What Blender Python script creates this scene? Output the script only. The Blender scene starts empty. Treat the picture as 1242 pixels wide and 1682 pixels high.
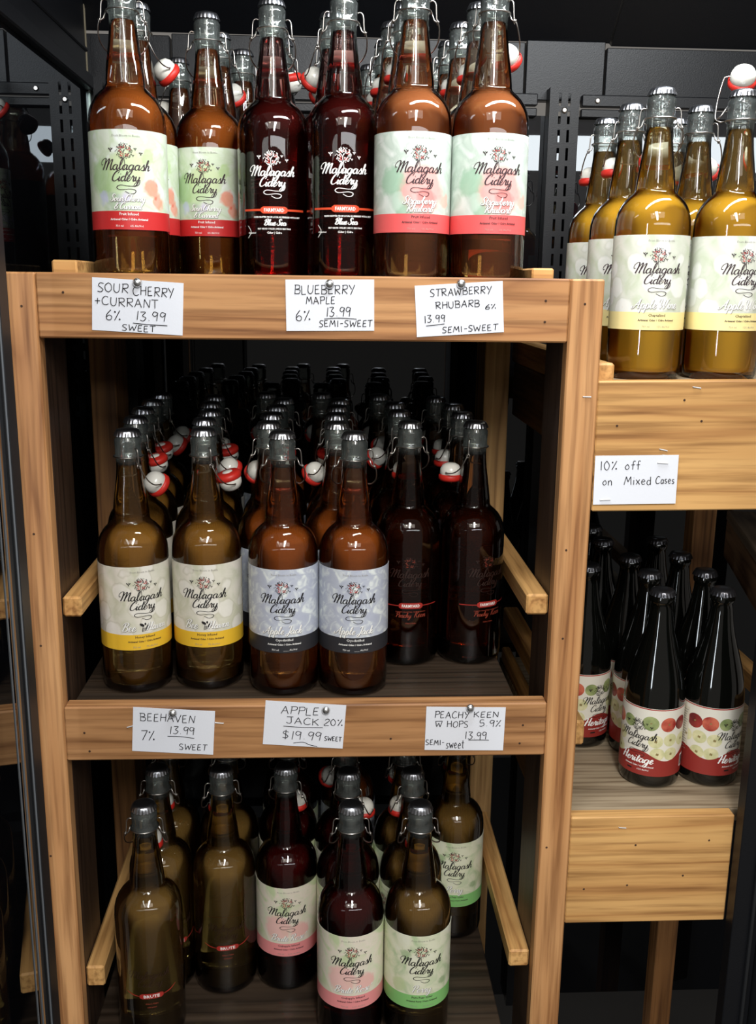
import bpy, bmesh, math, random
from mathutils import Vector, Matrix
C = bpy.context.scene
COL = C.collection
PI = math.pi
random.seed(7)

# ------------------------------------------------------------------ camera
cam_d = bpy.data.cameras.new('camera'); cam = bpy.data.objects.new('camera', cam_d); COL.objects.link(cam)
CX, CY, CZ, YAW, PITCH, ROLL, FPX = 0.02411, -1.09186, -0.00848, 0.052081, 0.229588, 0.012423, 1600.0
fwd = Vector((math.sin(YAW)*math.cos(PITCH), math.cos(YAW)*math.cos(PITCH), -math.sin(PITCH)))
rgt = fwd.cross(Vector((0, 0, 1))).normalized(); upv = rgt.cross(fwd)
r2 = math.cos(ROLL)*rgt + math.sin(ROLL)*upv; u2 = -math.sin(ROLL)*rgt + math.cos(ROLL)*upv
M = Matrix((r2, u2, -fwd)).transposed().to_4x4(); M.translation = (CX, CY, CZ)
cam.matrix_world = M
cam_d.sensor_fit = 'HORIZONTAL'; cam_d.sensor_width = 36.0; cam_d.lens = FPX*36.0/1242.0
cam_d.clip_start = 0.01; cam_d.clip_end = 50
C.camera = cam

# ------------------------------------------------------------------ world, lights, exposure
w = bpy.data.worlds.new('store_interior'); C.world = w; w.use_nodes = True
w.node_tree.nodes['Background'].inputs[0].default_value = (1.0, 0.93, 0.85, 1)
w.node_tree.nodes['Background'].inputs[1].default_value = 0.15

def area(name, loc, target, sx, sy, power, col):
    l = bpy.data.lights.new(name, 'AREA'); l.shape = 'RECTANGLE'; l.size = sx; l.size_y = sy
    l.energy = power; l.color = col
    o = bpy.data.objects.new(name, l); COL.objects.link(o); o.location = loc
    d = Vector(target)-Vector(loc)
    o.rotation_euler = d.to_track_quat('-Z', 'Y').to_euler()
    return o
# cool led tube under the canopy of the cooler, above the front edge of the shelves
area('canopy_led_tube', (0.36, -0.12, 0.57), (0.22, 0.18, 0.0), 0.80, 0.06, 8.0, (0.93, 0.97, 1.0))
# the shop's own light: ceiling tube running away from the cooler, ceiling panel, tall shop windows, small warm lamps
area('shop_ceiling_tube', (0.22, -1.75, 0.86), (0.22, -1.65, 0.0), 0.19, 1.3, 28, (0.97, 0.98, 1.0))
area('shop_ceiling_panel', (0.2, -2.6, 1.45), (0.1, 0.0, -0.5), 2.2, 0.8, 15, (1.0, 0.92, 0.82))
area('shop_light_row', (1.1, -3.0, 0.66), (0.9, 0.0, 0.30), 3.0, 0.17, 9, (0.97, 1.0, 1.0))
area('shop_window', (-1.62, -3.0, 0.0), (0.0, 0.0, -0.4), 0.22, 1.5, 18, (0.86, 0.93, 1.0))
area('shop_window_far', (-2.1, -2.5, 0.0), (0.1, 0.0, -0.4), 0.12, 1.3, 9, (0.88, 0.94, 1.0))
area('shop_lamp', (0.55, -2.8, 1.9), (0.1, 0.0, -0.5), 0.12, 0.12, 7, (1.0, 0.84, 0.62))
area('shop_lamp_far', (-0.5, -3.0, 1.9), (0.1, 0.0, -0.5), 0.12, 0.12, 6, (1.0, 0.84, 0.62))
vs = C.view_settings
C.display_settings.display_device = 'sRGB'
vs.view_transform = 'Standard'; vs.look = 'None'; vs.gamma = 1.0; vs.use_curve_mapping = False
vs.exposure = 0.35
cy = C.cycles
cy.max_bounces = 14; cy.diffuse_bounces = 3; cy.glossy_bounces = 5; cy.transmission_bounces = 12
cy.transparent_max_bounces = 24; cy.volume_bounces = 0
cy.caustics_reflective = False; cy.caustics_refractive = False
cy.use_denoising = True
cy.sample_clamp_indirect = 6.0

# ------------------------------------------------------------------ material helpers
def s2l(c):
    return tuple((x/12.92 if x <= 0.04045 else ((x+0.055)/1.055)**2.4) for x in [v/255.0 for v in c]) + (1.0,)
def mat(name):
    m = bpy.data.materials.new(name); m.use_nodes = True
    nt = m.node_tree; nt.nodes.clear()
    out = nt.nodes.new('ShaderNodeOutputMaterial')
    return m, nt, out
def N(nt, kind, **kw):
    n = nt.nodes.new('ShaderNode'+kind)
    for k, v in kw.items():
        if k.startswith('i_'):
            n.inputs[k[2:].replace('_', ' ')].default_value = v
        elif isinstance(k, str) and k[0] == 'p' and k[1:].isdigit():
            n.inputs[int(k[1:])].default_value = v
        else: setattr(n, k, v)
    return n
def simple(name, rgb, rough=0.5, metal=0.0, spec=0.5, bump=0.0, bscale=200.0, coat=0.0):
    m, nt, out = mat(name)
    b = N(nt, 'BsdfPrincipled'); b.inputs['Base Color'].default_value = s2l(rgb)
    b.inputs['Roughness'].default_value = rough; b.inputs['Metallic'].default_value = metal
    b.inputs['Specular IOR Level'].default_value = spec; b.inputs['Coat Weight'].default_value = coat
    if bump:
        tc = N(nt, 'TexCoord'); n = N(nt, 'TexNoise'); n.inputs['Scale'].default_value = bscale; n.inputs['Detail'].default_value = 3
        nt.links.new(tc.outputs['Object'], n.inputs['Vector'])
        bp = N(nt, 'Bump'); bp.inputs['Strength'].default_value = bump; bp.inputs['Distance'].default_value = 0.001
        nt.links.new(n.outputs['Fac'], bp.inputs['Height']); nt.links.new(bp.outputs['Normal'], b.inputs['Normal'])
    nt.links.new(b.outputs[0], out.inputs[0]); return m
def ramp(nt, stops):
    r = N(nt, 'ValToRGB'); e = r.color_ramp.elements
    while len(e) < len(stops): e.new(0.5)
    for k, (p, c) in enumerate(stops): e[k].position = p; e[k].color = c
    return r
def wood(name, light, mid, dark, axis, rough=0.55, scale=1.0, seed=0.0, contrast=1.0):
    """grain runs along the given object axis"""
    m, nt, out = mat(name)
    L = nt.links.new
    tc = N(nt, 'TexCoord'); oi = N(nt, 'ObjectInfo')
    mp = N(nt, 'Mapping')
    sc = [11.0*scale]*3; sc['XYZ'.index(axis)] = 0.42*scale
    mp.inputs['Scale'].default_value = sc
    add = N(nt, 'VectorMath', operation='ADD'); mul = N(nt, 'VectorMath', operation='SCALE'); mul.inputs[0].default_value = (3.1, 5.7, 9.3)
    L(oi.outputs['Random'], mul.inputs['Scale']); L(tc.outputs['Object'], add.inputs[0]); L(mul.outputs[0], add.inputs[1])
    L(add.outputs[0], mp.inputs['Vector'])
    n1 = N(nt, 'TexNoise'); n1.inputs['Scale'].default_value = 1.6; n1.inputs['Detail'].default_value = 2; n1.inputs['Distortion'].default_value = 0.25
    L(mp.outputs[0], n1.inputs['Vector'])
    m1 = N(nt, 'Math', operation='MULTIPLY'); m1.inputs[1].default_value = 7.0; L(n1.outputs['Fac'], m1.inputs[0])
    fr = N(nt, 'Math', operation='PINGPONG'); fr.inputs[1].default_value = 0.5; L(m1.outputs[0], fr.inputs[0])
    mp2 = N(nt, 'Mapping'); sc2 = [160.0]*3; sc2['XYZ'.index(axis)] = 6.0; mp2.inputs['Scale'].default_value = sc2
    L(add.outputs[0], mp2.inputs['Vector'])
    n2 = N(nt, 'TexNoise'); n2.inputs['Scale'].default_value = 1.0; n2.inputs['Detail'].default_value = 4; L(mp2.outputs[0], n2.inputs['Vector'])
    n3 = N(nt, 'TexNoise'); n3.inputs['Scale'].default_value = 5.0; n3.inputs['Detail'].default_value = 2; L(add.outputs[0], n3.inputs['Vector'])
    r1 = ramp(nt, [(0.0, s2l(tuple((a_+b_)/2 for a_, b_ in zip(dark, mid)))), (0.10, s2l(mid)), (0.5, s2l(light)), (1.0, s2l(light))]); L(fr.outputs[0], r1.inputs[0])
    r2_ = ramp(nt, [(0.30, (0.45, 0.38, 0.32, 1)), (0.55, (1, 1, 1, 1)), (1.0, (1.05, 1.03, 1.0, 1))]); L(n2.outputs['Fac'], r2_.inputs[0])
    mx = N(nt, 'MixRGB', blend_type='MULTIPLY'); mx.inputs[0].default_value = min(1.0, 0.8*contrast)
    L(r1.outputs[0], mx.inputs[1]); L(r2_.outputs[0], mx.inputs[2])
    r3 = ramp(nt, [(0.3, (0.80, 0.76, 0.72, 1)), (0.7, (1.1, 1.1, 1.1, 1))]); L(n3.outputs['Fac'], r3.inputs[0])
    mx2 = N(nt, 'MixRGB', blend_type='MULTIPLY'); mx2.inputs[0].default_value = 0.7
    L(mx.outputs[0], mx2.inputs[1]); L(r3.outputs[0], mx2.inputs[2])
    b = N(nt, 'BsdfPrincipled'); b.inputs['Roughness'].default_value = rough; b.inputs['Specular IOR Level'].default_value = 0.35
    L(mx2.outputs[0], b.inputs['Base Color'])
    bp = N(nt, 'Bump'); bp.inputs['Strength'].default_value = 0.25; bp.inputs['Distance'].default_value = 0.0006
    L(n2.outputs['Fac'], bp.inputs['Height']); L(bp.outputs['Normal'], b.inputs['Normal'])
    L(b.outputs[0], out.inputs[0]); return m

PINE = {a: wood('pine_'+a, (200, 150, 100), (184, 132, 84), (128, 82, 48), a) for a in 'XYZ'}
MIDPINE = wood('pine_darker', (184, 136, 90), (162, 116, 74), (106, 70, 44), 'X')
PALE = {a: wood('pale_pine_'+a, (214, 168, 106), (202, 154, 94), (156, 106, 60), a, scale=0.8) for a in 'XYZ'}
STAIN = {a: wood('dark_stained_wood_'+a, (74, 55, 42), (60, 44, 33), (38, 28, 22), a, rough=0.45) for a in 'XYZ'}
BROWN = {a: wood('brown_stained_wood_'+a, (128, 96, 66), (104, 76, 52), (62, 44, 32), a) for a in 'YZ'}
ROUGHW = wood('rough_sawn_wood', (206, 166, 110), (180, 140, 90), (112, 82, 50), 'Z', rough=0.7)
DECK = {'X': wood('dark_deck_board', (70, 58, 47), (52, 43, 35), (30, 25, 20), 'X', rough=0.38, contrast=0.9),
        'W': wood('weathered_deck_board', (176, 160, 134), (150, 134, 110), (92, 78, 60), 'X', rough=0.6, contrast=1.0)}
BLACK = simple('black_enamelled_steel', (14, 15, 18), 0.42, 0.0, 0.32, bump=0.22, bscale=620)
BLACK2 = simple('black_plastic_seal', (26, 27, 29), 0.45)
GREYSEAL = simple('grey_seal', (98, 102, 106), 0.35)
STEEL = simple('bright_steel', (215, 215, 215), 0.3, 1.0)
STAPLEM = simple('staple_steel', (205, 205, 205), 0.5, 0.4)
DULLSTEEL = simple('wire_steel', (170, 165, 160), 0.28, 1.0)
CAPM = simple('crown_cap_steel', (182, 184, 190), 0.30, 1.0)
CAPTOP = simple('crown_cap_black', (84, 84, 88), 0.28, 0.85)
CERAM = simple('white_ceramic', (232, 230, 220), 0.2, 0, 0.6)
GASKET = simple('red_rubber', (206, 44, 34), 0.45)
CARD = simple('white_card', (226, 229, 236), 0.75, bump=0.1, bscale=300)
INK = simple('black_marker_ink', (24, 22, 26), 0.6)
HOLE = simple('nail_hole', (62, 40, 24), 0.9)
FLOORM = simple('black_floor', (14, 14, 15), 0.6)

def mirror_mat(name, rgb, fac, rough=0.01):
    m, nt, out = mat(name); L = nt.links.new
    g = N(nt, 'BsdfGlossy'); g.inputs['Roughness'].default_value = rough; g.inputs['Color'].default_value = s2l(rgb)
    d = N(nt, 'BsdfDiffuse'); d.inputs['Color'].default_value = (0.004, 0.004, 0.005, 1)
    mx = N(nt, 'MixShader'); mx.inputs[0].default_value = fac
    L(d.outputs[0], mx.inputs[1]); L(g.outputs[0], mx.inputs[2]); L(mx.outputs[0], out.inputs[0]); return m
DARKMIRROR = mirror_mat('dark_mirror_glass', (215, 220, 225), 0.17, 0.012)
LOWMIRROR = mirror_mat('smoked_back_glass', (210, 215, 220), 0.055, 0.012)
SIDEGLASS = mirror_mat('side_mirror_glass', (215, 222, 228), 0.5, 0.008)
DOORGLASS = mirror_mat('door_glass', (220, 222, 220), 0.5, 0.006)
GLASSEDGE = simple('green_glass_edge', (205, 228, 220), 0.3, 0, 0.8)

def glass_mat(name, tint=(0.93, 0.97, 0.95)):
    m, nt, out = mat(name); L = nt.links.new
    t = N(nt, 'BsdfTransparent'); t.inputs['Color'].default_value = (*tint, 1)
    g = N(nt, 'BsdfGlossy'); g.inputs['Roughness'].default_value = 0.02; g.inputs['Color'].default_value = (1, 1, 1, 1)
    f = N(nt, 'Fresnel'); f.inputs['IOR'].default_value = 1.5
    mu = N(nt, 'Math', operation='MULTIPLY'); mu.inputs[1].default_value = 1.15; mu.use_clamp = True
    L(f.outputs[0], mu.inputs[0])
    mx = N(nt, 'MixShader'); L(mu.outputs[0], mx.inputs[0]); L(t.outputs[0], mx.inputs[1]); L(g.outputs[0], mx.inputs[2])
    # at the thick, wavy mouth, pale diffuse colour stands in for bright reflections
    tc = N(nt, 'TexCoord'); sx = N(nt, 'SeparateXYZ'); L(tc.outputs['Object'], sx.inputs[0])
    mr = N(nt, 'MapRange'); L(sx.outputs['Z'], mr.inputs['Value']); mr.inputs['From Min'].default_value = 0.282; mr.inputs['From Max'].default_value = 0.292; mr.inputs['To Max'].default_value = 0.04
    nz = N(nt, 'TexNoise'); nz.inputs['Scale'].default_value = 110; L(tc.outputs['Object'], nz.inputs['Vector'])
    bp = N(nt, 'Bump'); bp.inputs['Distance'].default_value = 0.0012; L(nz.outputs['Fac'], bp.inputs['Height'])
    ms = N(nt, 'Math', operation='MULTIPLY'); ms.inputs[1].default_value = 12.0; L(mr.outputs[0], ms.inputs[0]); L(ms.outputs[0], bp.inputs['Strength']); L(bp.outputs['Normal'], g.inputs['Normal'])
    df = N(nt, 'BsdfDiffuse'); df.inputs['Color'].default_value = (0.72, 0.80, 0.78, 1)
    m2 = N(nt, 'MixShader'); L(mr.outputs[0], m2.inputs[0]); L(mx.outputs[0], m2.inputs[1]); L(df.outputs[0], m2.inputs[2])
    L(m2.outputs[0], out.inputs[0]); return m
GLASS = glass_mat('clear_bottle_glass', (0.95, 0.97, 0.955))
DARKGLASS = simple('dark_green_glass', (8, 9, 7), 0.06, 0, 0.7)

def liquid_mat(name, clear, haze, hz, lo=0.4):
    """clear = what is left of white light after 8 cm of the drink, haze = colour of the cloudy part, hz = how cloudy"""
    m, nt, out = mat(name); L = nt.links.new
    g = N(nt, 'BsdfRefraction'); g.inputs['Color'].default_value = (1, 1, 1, 1); g.inputs['IOR'].default_value = 1.33; g.inputs['Roughness'].default_value = 0.0
    d = N(nt, 'BsdfDiffuse'); d.inputs['Color'].default_value = s2l(haze)
    t = N(nt, 'BsdfTranslucent'); t.inputs['Color'].default_value = s2l(haze)
    a = N(nt, 'MixShader'); a.inputs[0].default_value = 0.35; L(d.outputs[0], a.inputs[1]); L(t.outputs[0], a.inputs[2])
    # the thin column in the neck looks clearer than the wide body
    tc = N(nt, 'TexCoord'); sx = N(nt, 'SeparateXYZ'); L(tc.outputs['Object'], sx.inputs[0])
    mr = N(nt, 'MapRange'); L(sx.outputs['Z'], mr.inputs['Value'])
    mr.inputs['From Min'].default_value = 0.195; mr.inputs['From Max'].default_value = 0.225; mr.inputs['To Min'].default_value = hz; mr.inputs['To Max'].default_value = hz*0.16
    m2 = N(nt, 'MapRange'); L(sx.outputs['Z'], m2.inputs['Value']); m2.inputs['From Min'].default_value = 0.03; m2.inputs['From Max'].default_value = 0.16; m2.inputs['To Min'].default_value = lo; m2.inputs['To Max'].default_value = 1.0  # haze thinned towards the base imitates the shade around and below the label
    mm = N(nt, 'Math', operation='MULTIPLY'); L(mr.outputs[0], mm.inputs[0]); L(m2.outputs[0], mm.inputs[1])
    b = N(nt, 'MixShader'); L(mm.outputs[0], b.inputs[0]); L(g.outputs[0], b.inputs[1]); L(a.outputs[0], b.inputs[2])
    L(b.outputs[0], out.inputs[0])
    sig = [-math.log(max(v, 0.004))/0.08 for v in s2l(clear)[:3]]; mxs = max(sig)
    va = N(nt, 'VolumeAbsorption'); va.inputs['Density'].default_value = mxs; va.inputs['Color'].default_value = tuple(1-v/mxs for v in sig)+(1,)
    L(va.outputs[0], out.inputs['Volume']); return m
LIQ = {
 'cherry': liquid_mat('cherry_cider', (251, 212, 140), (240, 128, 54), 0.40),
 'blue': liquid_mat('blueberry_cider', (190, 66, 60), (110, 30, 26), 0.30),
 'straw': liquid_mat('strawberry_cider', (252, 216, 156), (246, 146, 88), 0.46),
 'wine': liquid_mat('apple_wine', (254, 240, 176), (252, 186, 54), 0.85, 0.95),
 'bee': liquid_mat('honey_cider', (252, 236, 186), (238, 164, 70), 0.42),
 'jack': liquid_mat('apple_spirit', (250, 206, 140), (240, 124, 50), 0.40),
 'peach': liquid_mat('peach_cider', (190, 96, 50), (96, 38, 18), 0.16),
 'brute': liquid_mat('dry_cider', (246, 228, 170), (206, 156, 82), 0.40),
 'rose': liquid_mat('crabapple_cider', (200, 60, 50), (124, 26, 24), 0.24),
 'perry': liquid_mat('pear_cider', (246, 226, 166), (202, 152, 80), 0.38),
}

# ------------------------------------------------------------------ object helpers
def obj(name, me, m=None, parent=None, loc=(0, 0, 0), rz=0.0):
    if isinstance(me, bmesh.types.BMesh):
        bm = me; me = bpy.data.meshes.new(name); bm.to_mesh(me); bm.free()
    if m is not None and not me.materials: me.materials.append(m)
    o = bpy.data.objects.new(name, me); COL.objects.link(o)
    o.location = loc; o.rotation_euler = (0, 0, rz)
    if parent is not None: o.parent = parent
    return o
def tag(o, label=None, cat=None, group=None, kind=None):
    if label: o['label'] = label
    if cat: o['category'] = cat
    if group: o['group'] = group
    if kind: o['kind'] = kind
    return o
def empty(name, loc=(0, 0, 0), rz=0.0):
    o = bpy.data.objects.new(name, None); COL.objects.link(o); o.empty_display_size = 0.02
    o.location = loc; o.rotation_euler = (0, 0, rz); return o
def box_bm(x0, x1, y0, y1, z0, z1, bev=0.0015, bm=None):
    own = bm is None
    if own: bm = bmesh.new()
    r = bmesh.ops.create_cube(bm, size=1.0)
    for v in r['verts']:
        v.co = Vector(((x0+x1)/2+v.co.x*(x1-x0), (y0+y1)/2+v.co.y*(y1-y0), (z0+z1)/2+v.co.z*(z1-z0)))
    if bev and own:
        bmesh.ops.bevel(bm, geom=list(bm.edges), offset=bev, segments=1, affect='EDGES')
    return bm
def bx(name, x0, x1, y0, y1, z0, z1, m, parent=None, bev=0.0015):
    """a box whose origin is its own centre, so that grain is per piece"""
    cx, cy_, cz = (x0+x1)/2, (y0+y1)/2, (z0+z1)/2
    p = (0, 0, 0) if parent is None else parent.location
    return obj(name, box_bm(x0-cx, x1-cx, y0-cy_, y1-cy_, z0-cz, z1-cz, bev), m, parent, (cx-p[0], cy_-p[1], cz-p[2]))
def smooth(me):
    for p in me.polygons: p.use_smooth = True
def lathe(prof, seg=36, cap0=True, cap1=True):
    bm = bmesh.new(); rings = []
    for r, z in prof:
        rings.append([bm.verts.new((r*math.cos(2*PI*k/seg), r*math.sin(2*PI*k/seg), z)) for k in range(seg)])
    for a, b in zip(rings, rings[1:]):
        for k in range(seg):
            bm.faces.new((a[k], a[(k+1) % seg], b[(k+1) % seg], b[k]))
    if cap0: bm.faces.new(list(reversed(rings[0])))
    if cap1: bm.faces.new(rings[-1])
    return bm
def tube_bm(pts, r, seg=8, bm=None, closed=False):
    if bm is None: bm = bmesh.new()
    pts = [Vector(p) for p in pts]; n = len(pts); rings = []
    ref = Vector((0.31, 0.77, 0.55)).normalized()
    for i, p in enumerate(pts):
        if closed: t = pts[(i+1) % n]-pts[i-1]
        else: t = pts[min(i+1, n-1)]-pts[max(i-1, 0)]
        t.normalize(); a = t.cross(ref).normalized(); b = t.cross(a)
        rings.append([bm.verts.new(p+r*(math.cos(2*PI*k/seg)*a+math.sin(2*PI*k/seg)*b)) for k in range(seg)])
    pairs = list(zip(rings, rings[1:])) + ([(rings[-1], rings[0])] if closed else [])
    for a, b in pairs:
        for k in range(seg): bm.faces.new((a[k], a[(k+1) % seg], b[(k+1) % seg], b[k]))
    if not closed:
        bm.faces.new(list(reversed(rings[0]))); bm.faces.new(rings[-1])
    return bm
def catmull(P, sub=5):
    if len(P) < 3: return [tuple(p) for p in P]
    out = []; n = len(P)
    for i in range(n-1):
        p0 = P[max(i-1, 0)]; p1 = P[i]; p2 = P[i+1]; p3 = P[min(i+2, n-1)]
        for s in range(sub):
            t = s/sub; t2 = t*t; t3 = t2*t
            out.append(tuple(0.5*((2*b)+(-a+c)*t+(2*a-5*b+4*c-d)*t2+(-a+3*b-3*c+d)*t3) for a, b, c, d in zip(p0, p1, p2, p3)))
    out.append(tuple(P[-1])); return out
def from_bm(name, bm, m, sm=True):
    me = bpy.data.meshes.new(name); bm.normal_update(); bm.to_mesh(me); bm.free()
    if m is not None: me.materials.append(m)
    if sm: smooth(me)
    return me

# ------------------------------------------------------------------ the setting: a black drinks cooler
BY = 0.585   # back wall
bx('floor', -0.9, 1.6, -1.0, 1.0, -1.75, -1.70, FLOORM)['kind'] = 'structure'
def panel_wall():
    wl = empty('wall_back', (0, 0, 0)); wl['kind'] = 'structure'
    bx('mirror_panel', -0.36, 0.372, BY, BY+0.01, -0.03, 0.262, DARKMIRROR, wl, 0)
    bx('mirror_panel', 0.372, 1.3, BY, BY+0.01, -0.03, 0.262, DARKMIRROR, wl, 0)
    bx('back_panel', -0.36, 1.3, BY, BY+0.01, -1.4, -0.0305, LOWMIRROR, wl, 0)
    bx('steel_panel', -0.36, -0.226, BY-0.004, BY+0.02, 0.285, 0.368, BLACK, wl, 0.0012)
    bx('steel_panel', -0.223, 0.338, BY-0.004, BY+0.02, 0.285, 0.371, BLACK, wl, 0.0012)
    bx('steel_panel', 0.341, 0.468, BY-0.004, BY+0.02, 0.285, 0.3745, BLACK, wl, 0.0012)
    bx('steel_panel', 0.471, 1.3, BY-0.004, BY+0.02, 0.285, 0.366, BLACK, wl, 0.0012)
    # rail with screws above the mirror
    for x0, x1 in ((-0.30, 0.36), (0.432, 1.2)):
        rl = bx('mirror_rail', x0, x1, BY-0.016, BY, 0.275, 0.293, BLACK, wl)
        bx('mirror_rail', x0, x1, BY-0.012, BY, 0.259, 0.272, BLACK, wl)
        for x in ((x0+0.03, x1-0.04) if x0 < 0 else (x0+0.025, x0+0.4)):
            s = obj('screw', lathe([(0.0045, 0), (0.0045, 0.001), (0.003, 0.002)], 12), DULLSTEEL, wl, (x, BY-0.016, 0.284)); s.rotation_euler = (PI/2, 0, 0)
panel_wall()
ce = empty('ceiling', (0, 0, 0)); ce['kind'] = 'structure'
# the sloped baffle panels between back wall and canopy
def baffle(x0, x1, z0):
    bm = bmesh.new()
    prof = [(BY+0.0, z0+0.003), (BY-0.10, z0+0.09), (BY-0.10, z0+0.10), (BY+0.02, z0+0.013)]
    a = [bm.verts.new((x0, y, z)) for y, z in prof]; b = [bm.verts.new((x1, y, z)) for y, z in prof]
    n = 4
    for k in range(n): bm.faces.new((a[k], a[(k+1) % n], b[(k+1) % n], b[k]))
    bm.faces.new(list(reversed(a))); bm.faces.new(b)
    bmesh.ops.recalc_face_normals(bm, faces=bm.faces)
    obj('baffle_panel', bm, BLACK, ce)
baffle(-0.36, 0.475, 0.370); baffle(0.478, 1.3, 0.366)
bx('canopy_panel', -0.42, 1.4, -0.10, BY-0.09, 0.60, 0.62, BLACK, ce)
bx('canopy_panel', -0.42, 1.4, BY-0.11, BY-0.09, 0.45, 0.62, BLACK, ce)
# left side: mirrored glass pane with a steel head above it
wl = empty('wall_left', (0, 0, 0)); wl['kind'] = 'structure'
bx('glass_pane', -0.362, -0.352, -0.02, BY-0.02, -1.4, 0.285, SIDEGLASS, wl, 0)
bx('glass_edge', -0.3525, -0.3490, BY-0.024, BY-0.018, -1.4, 0.280, GLASSEDGE, wl, 0)
bx('steel_head', -0.366, -0.350, -0.02, BY-0.03, 0.300, 0.60, BLACK, wl)
bx('steel_channel', -0.366, -0.341, -0.02, BY-0.022, 0.281, 0.302, BLACK, wl, 0.002)
bx('steel_channel', -0.366, -0.347, -0.02, BY-0.03, 0.335, 0.342, BLACK, wl, 0.002)
bx('caulk_seam', -0.352, -0.349, BY-0.034, BY-0.028, 0.30, 0.44, simple('dried_caulk', (128, 118, 96), 0.8, bump=0.8, bscale=90), wl, 0)
bx('corner_post', -0.352, -0.332, BY-0.012, BY, -1.4, 0.285, BLACK2, wl)
# uprights with paired slots
def upright(x):
    u = tag(empty('slotted_upright', (x, BY-0.03, -1.4)), None, 'shelf upright')
    W, D, H = 0.044, 0.028, 1.70
    # channel with real slots: a front built from strips between the slots
    bm = bmesh.new()
    cols = [-0.022, -0.0135, -0.0065, 0.0065, 0.0135, 0.022]
    for a, b in ((-0.022, -0.0095), (-0.0052, 0.0052), (0.0095, 0.022)):
        box_bm(a, b, -0.002, 0.0, 0, H, 0, bm)
    z = H-0.012; 
    k = 0; zz = H
    while zz > 1.0:
        top = zz; box_bm(-0.0095, -0.0052, -0.002, 0, top-0.0085, top, 0, bm); box_bm(0.0052, 0.0095, -0.002, 0, top-0.0085, top, 0, bm)
        zz -= 0.0275
    box_bm(-0.0095, -0.0052, -0.002, 0, 0, zz, 0, bm); box_bm(0.0052, 0.0095, -0.002, 0, 0, zz, 0, bm)
    obj('slotted_face', bm, BLACK, u)
    obj('side_flange', box_bm(-0.024, -0.022, -0.002, D, 0, H, 0), BLACK, u)
    obj('side_flange', box_bm(0.022, 0.024, -0.002, D, 0, H, 0), BLACK, u)
    s = obj('screw', lathe([(0.005, 0), (0.005, 0.001), (0.003, 0.0025)], 14), DULLSTEEL, u, (0, -0.002, H-0.034)); s.rotation_euler = (PI/2, 0, 0)
    return u
u = upright(0.400); u['label'] = 'black slotted shelf upright between the pink labelled and the pale yellow bottles'
u = upright(-0.318); u['label'] = 'black slotted shelf upright in the back corner beside the mirrored side wall'
for o_ in (o for o in bpy.data.objects if o.name.startswith('slotted_upright')): o_['group'] = 'slotted uprights of the cooler'

# door frame and glass door on the left
jb = empty('door_frame', (-0.31, -0.07, -1.6)); tag(jb, 'black cooler door frame with grey seal beside the left wooden post', 'door frame')
def jx(name, x0, x1, y0, y1, m): 
    return bx(name, x0, x1, y0, y1, -1.6, 0.60, m, jb, 0.001)
jx('jamb', -0.3150, -0.3030, -0.083, -0.055, BLACK2)
jx('seal', -0.3056, -0.3034, -0.0855, -0.083, GREYSEAL)
jx('jamb', -0.350, -0.332, -0.030, -0.022, BLACK)
T7 = math.radians(7.0)
dr = empty('glass_door', (-0.3065, -0.0900, -1.5)); dr.rotation_euler = (0, 0, 0)
tag(dr, 'open glass cooler door in a black frame at the left edge', 'door')
dr.rotation_euler = (0, 0, T7)     # leaf runs along its own -Y
obj('pane', box_bm(-0.006, 0.0, -0.62, -0.012, 0, 2.1, 0), DOORGLASS, dr)
obj('stile', box_bm(-0.014, 0.0, -0.012, 0.004, 0, 2.1, 0.001), BLACK2, dr)
obj('seal', box_bm(0.0, 0.0012, -0.030, -0.028, 0, 2.1, 0), GREYSEAL, dr)
obj('seal', box_bm(0.0, 0.001, -0.052, -0.051, 0, 2.1, 0), GREYSEAL, dr)
obj('stile', box_bm(-0.020, 0.003, -0.66, -0.62, 0, 2.1, 0.001), BLACK2, dr)
# mullion on the right
mu = empty('door_mullion', (0.57, -0.02, -1.6)); tag(mu, 'black ridged door mullion at the lower right edge', 'door frame')
for nm, x0, x1, y0, y1, m in (('frame', 0.541, 0.575, -0.022, -0.001, BLACK), ('ridge', 0.5625, 0.5665, -0.028, -0.022, BLACK2), ('frame', 0.577, 0.640, -0.040, -0.001, BLACK2), ('ridge', 0.583, 0.589, -0.046, -0.040, BLACK), ('ridge', 0.60, 0.606, -0.046, -0.040, BLACK)):
    bx(nm, x0, x1, y0, y1, -1.6, -0.385, m, mu, 0.001)

# ------------------------------------------------------------------ main display shelf
HW = 0.2911; PT = 0.0381; TH = 0.0229; RH = 0.0697
Z_TOP, Z_MID, Z_LOW = -0.010, -0.508, -0.975
SD = 0.550
sh = empty('display_shelf', (0, 0, -1.6)); tag(sh, 'wooden three-tier display shelf with pine front posts and rails', 'shelf')
for s in (-1, 1):
    x0, x1 = (-HW-PT, -HW) if s < 0 else (HW, HW+PT)
    bx('front_post', x0, x1, 0, TH, -1.6, 0.0, PINE['Z'], sh, 0.002)
    # dark stained leg behind the facing
    bx('leg', *(( -HW-0.036, -HW-0.0005) if s < 0 else (HW+0.0005, HW+0.036)), TH, TH+0.089, -1.6, -0.006, STAIN['Z'], sh)
bx('rear_leg', -0.330, -0.2920, 0.38, 0.469, -1.6, -0.024, wood('brown_rear_leg', (150, 108, 66), (126, 88, 54), (78, 54, 34), 'Z'), sh)
bx('rear_leg', 0.2600, 0.2975, 0.38, 0.469, -1.6, -0.024, ROUGHW, sh)
for zt in (0.0, -0.503):
    bx('front_rail', -HW+0.0004, HW-0.0004, 0.0002, TH, zt-RH, zt, PINE['X'] if zt > -0.1 else MIDPINE, sh, 0.0018)
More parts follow.
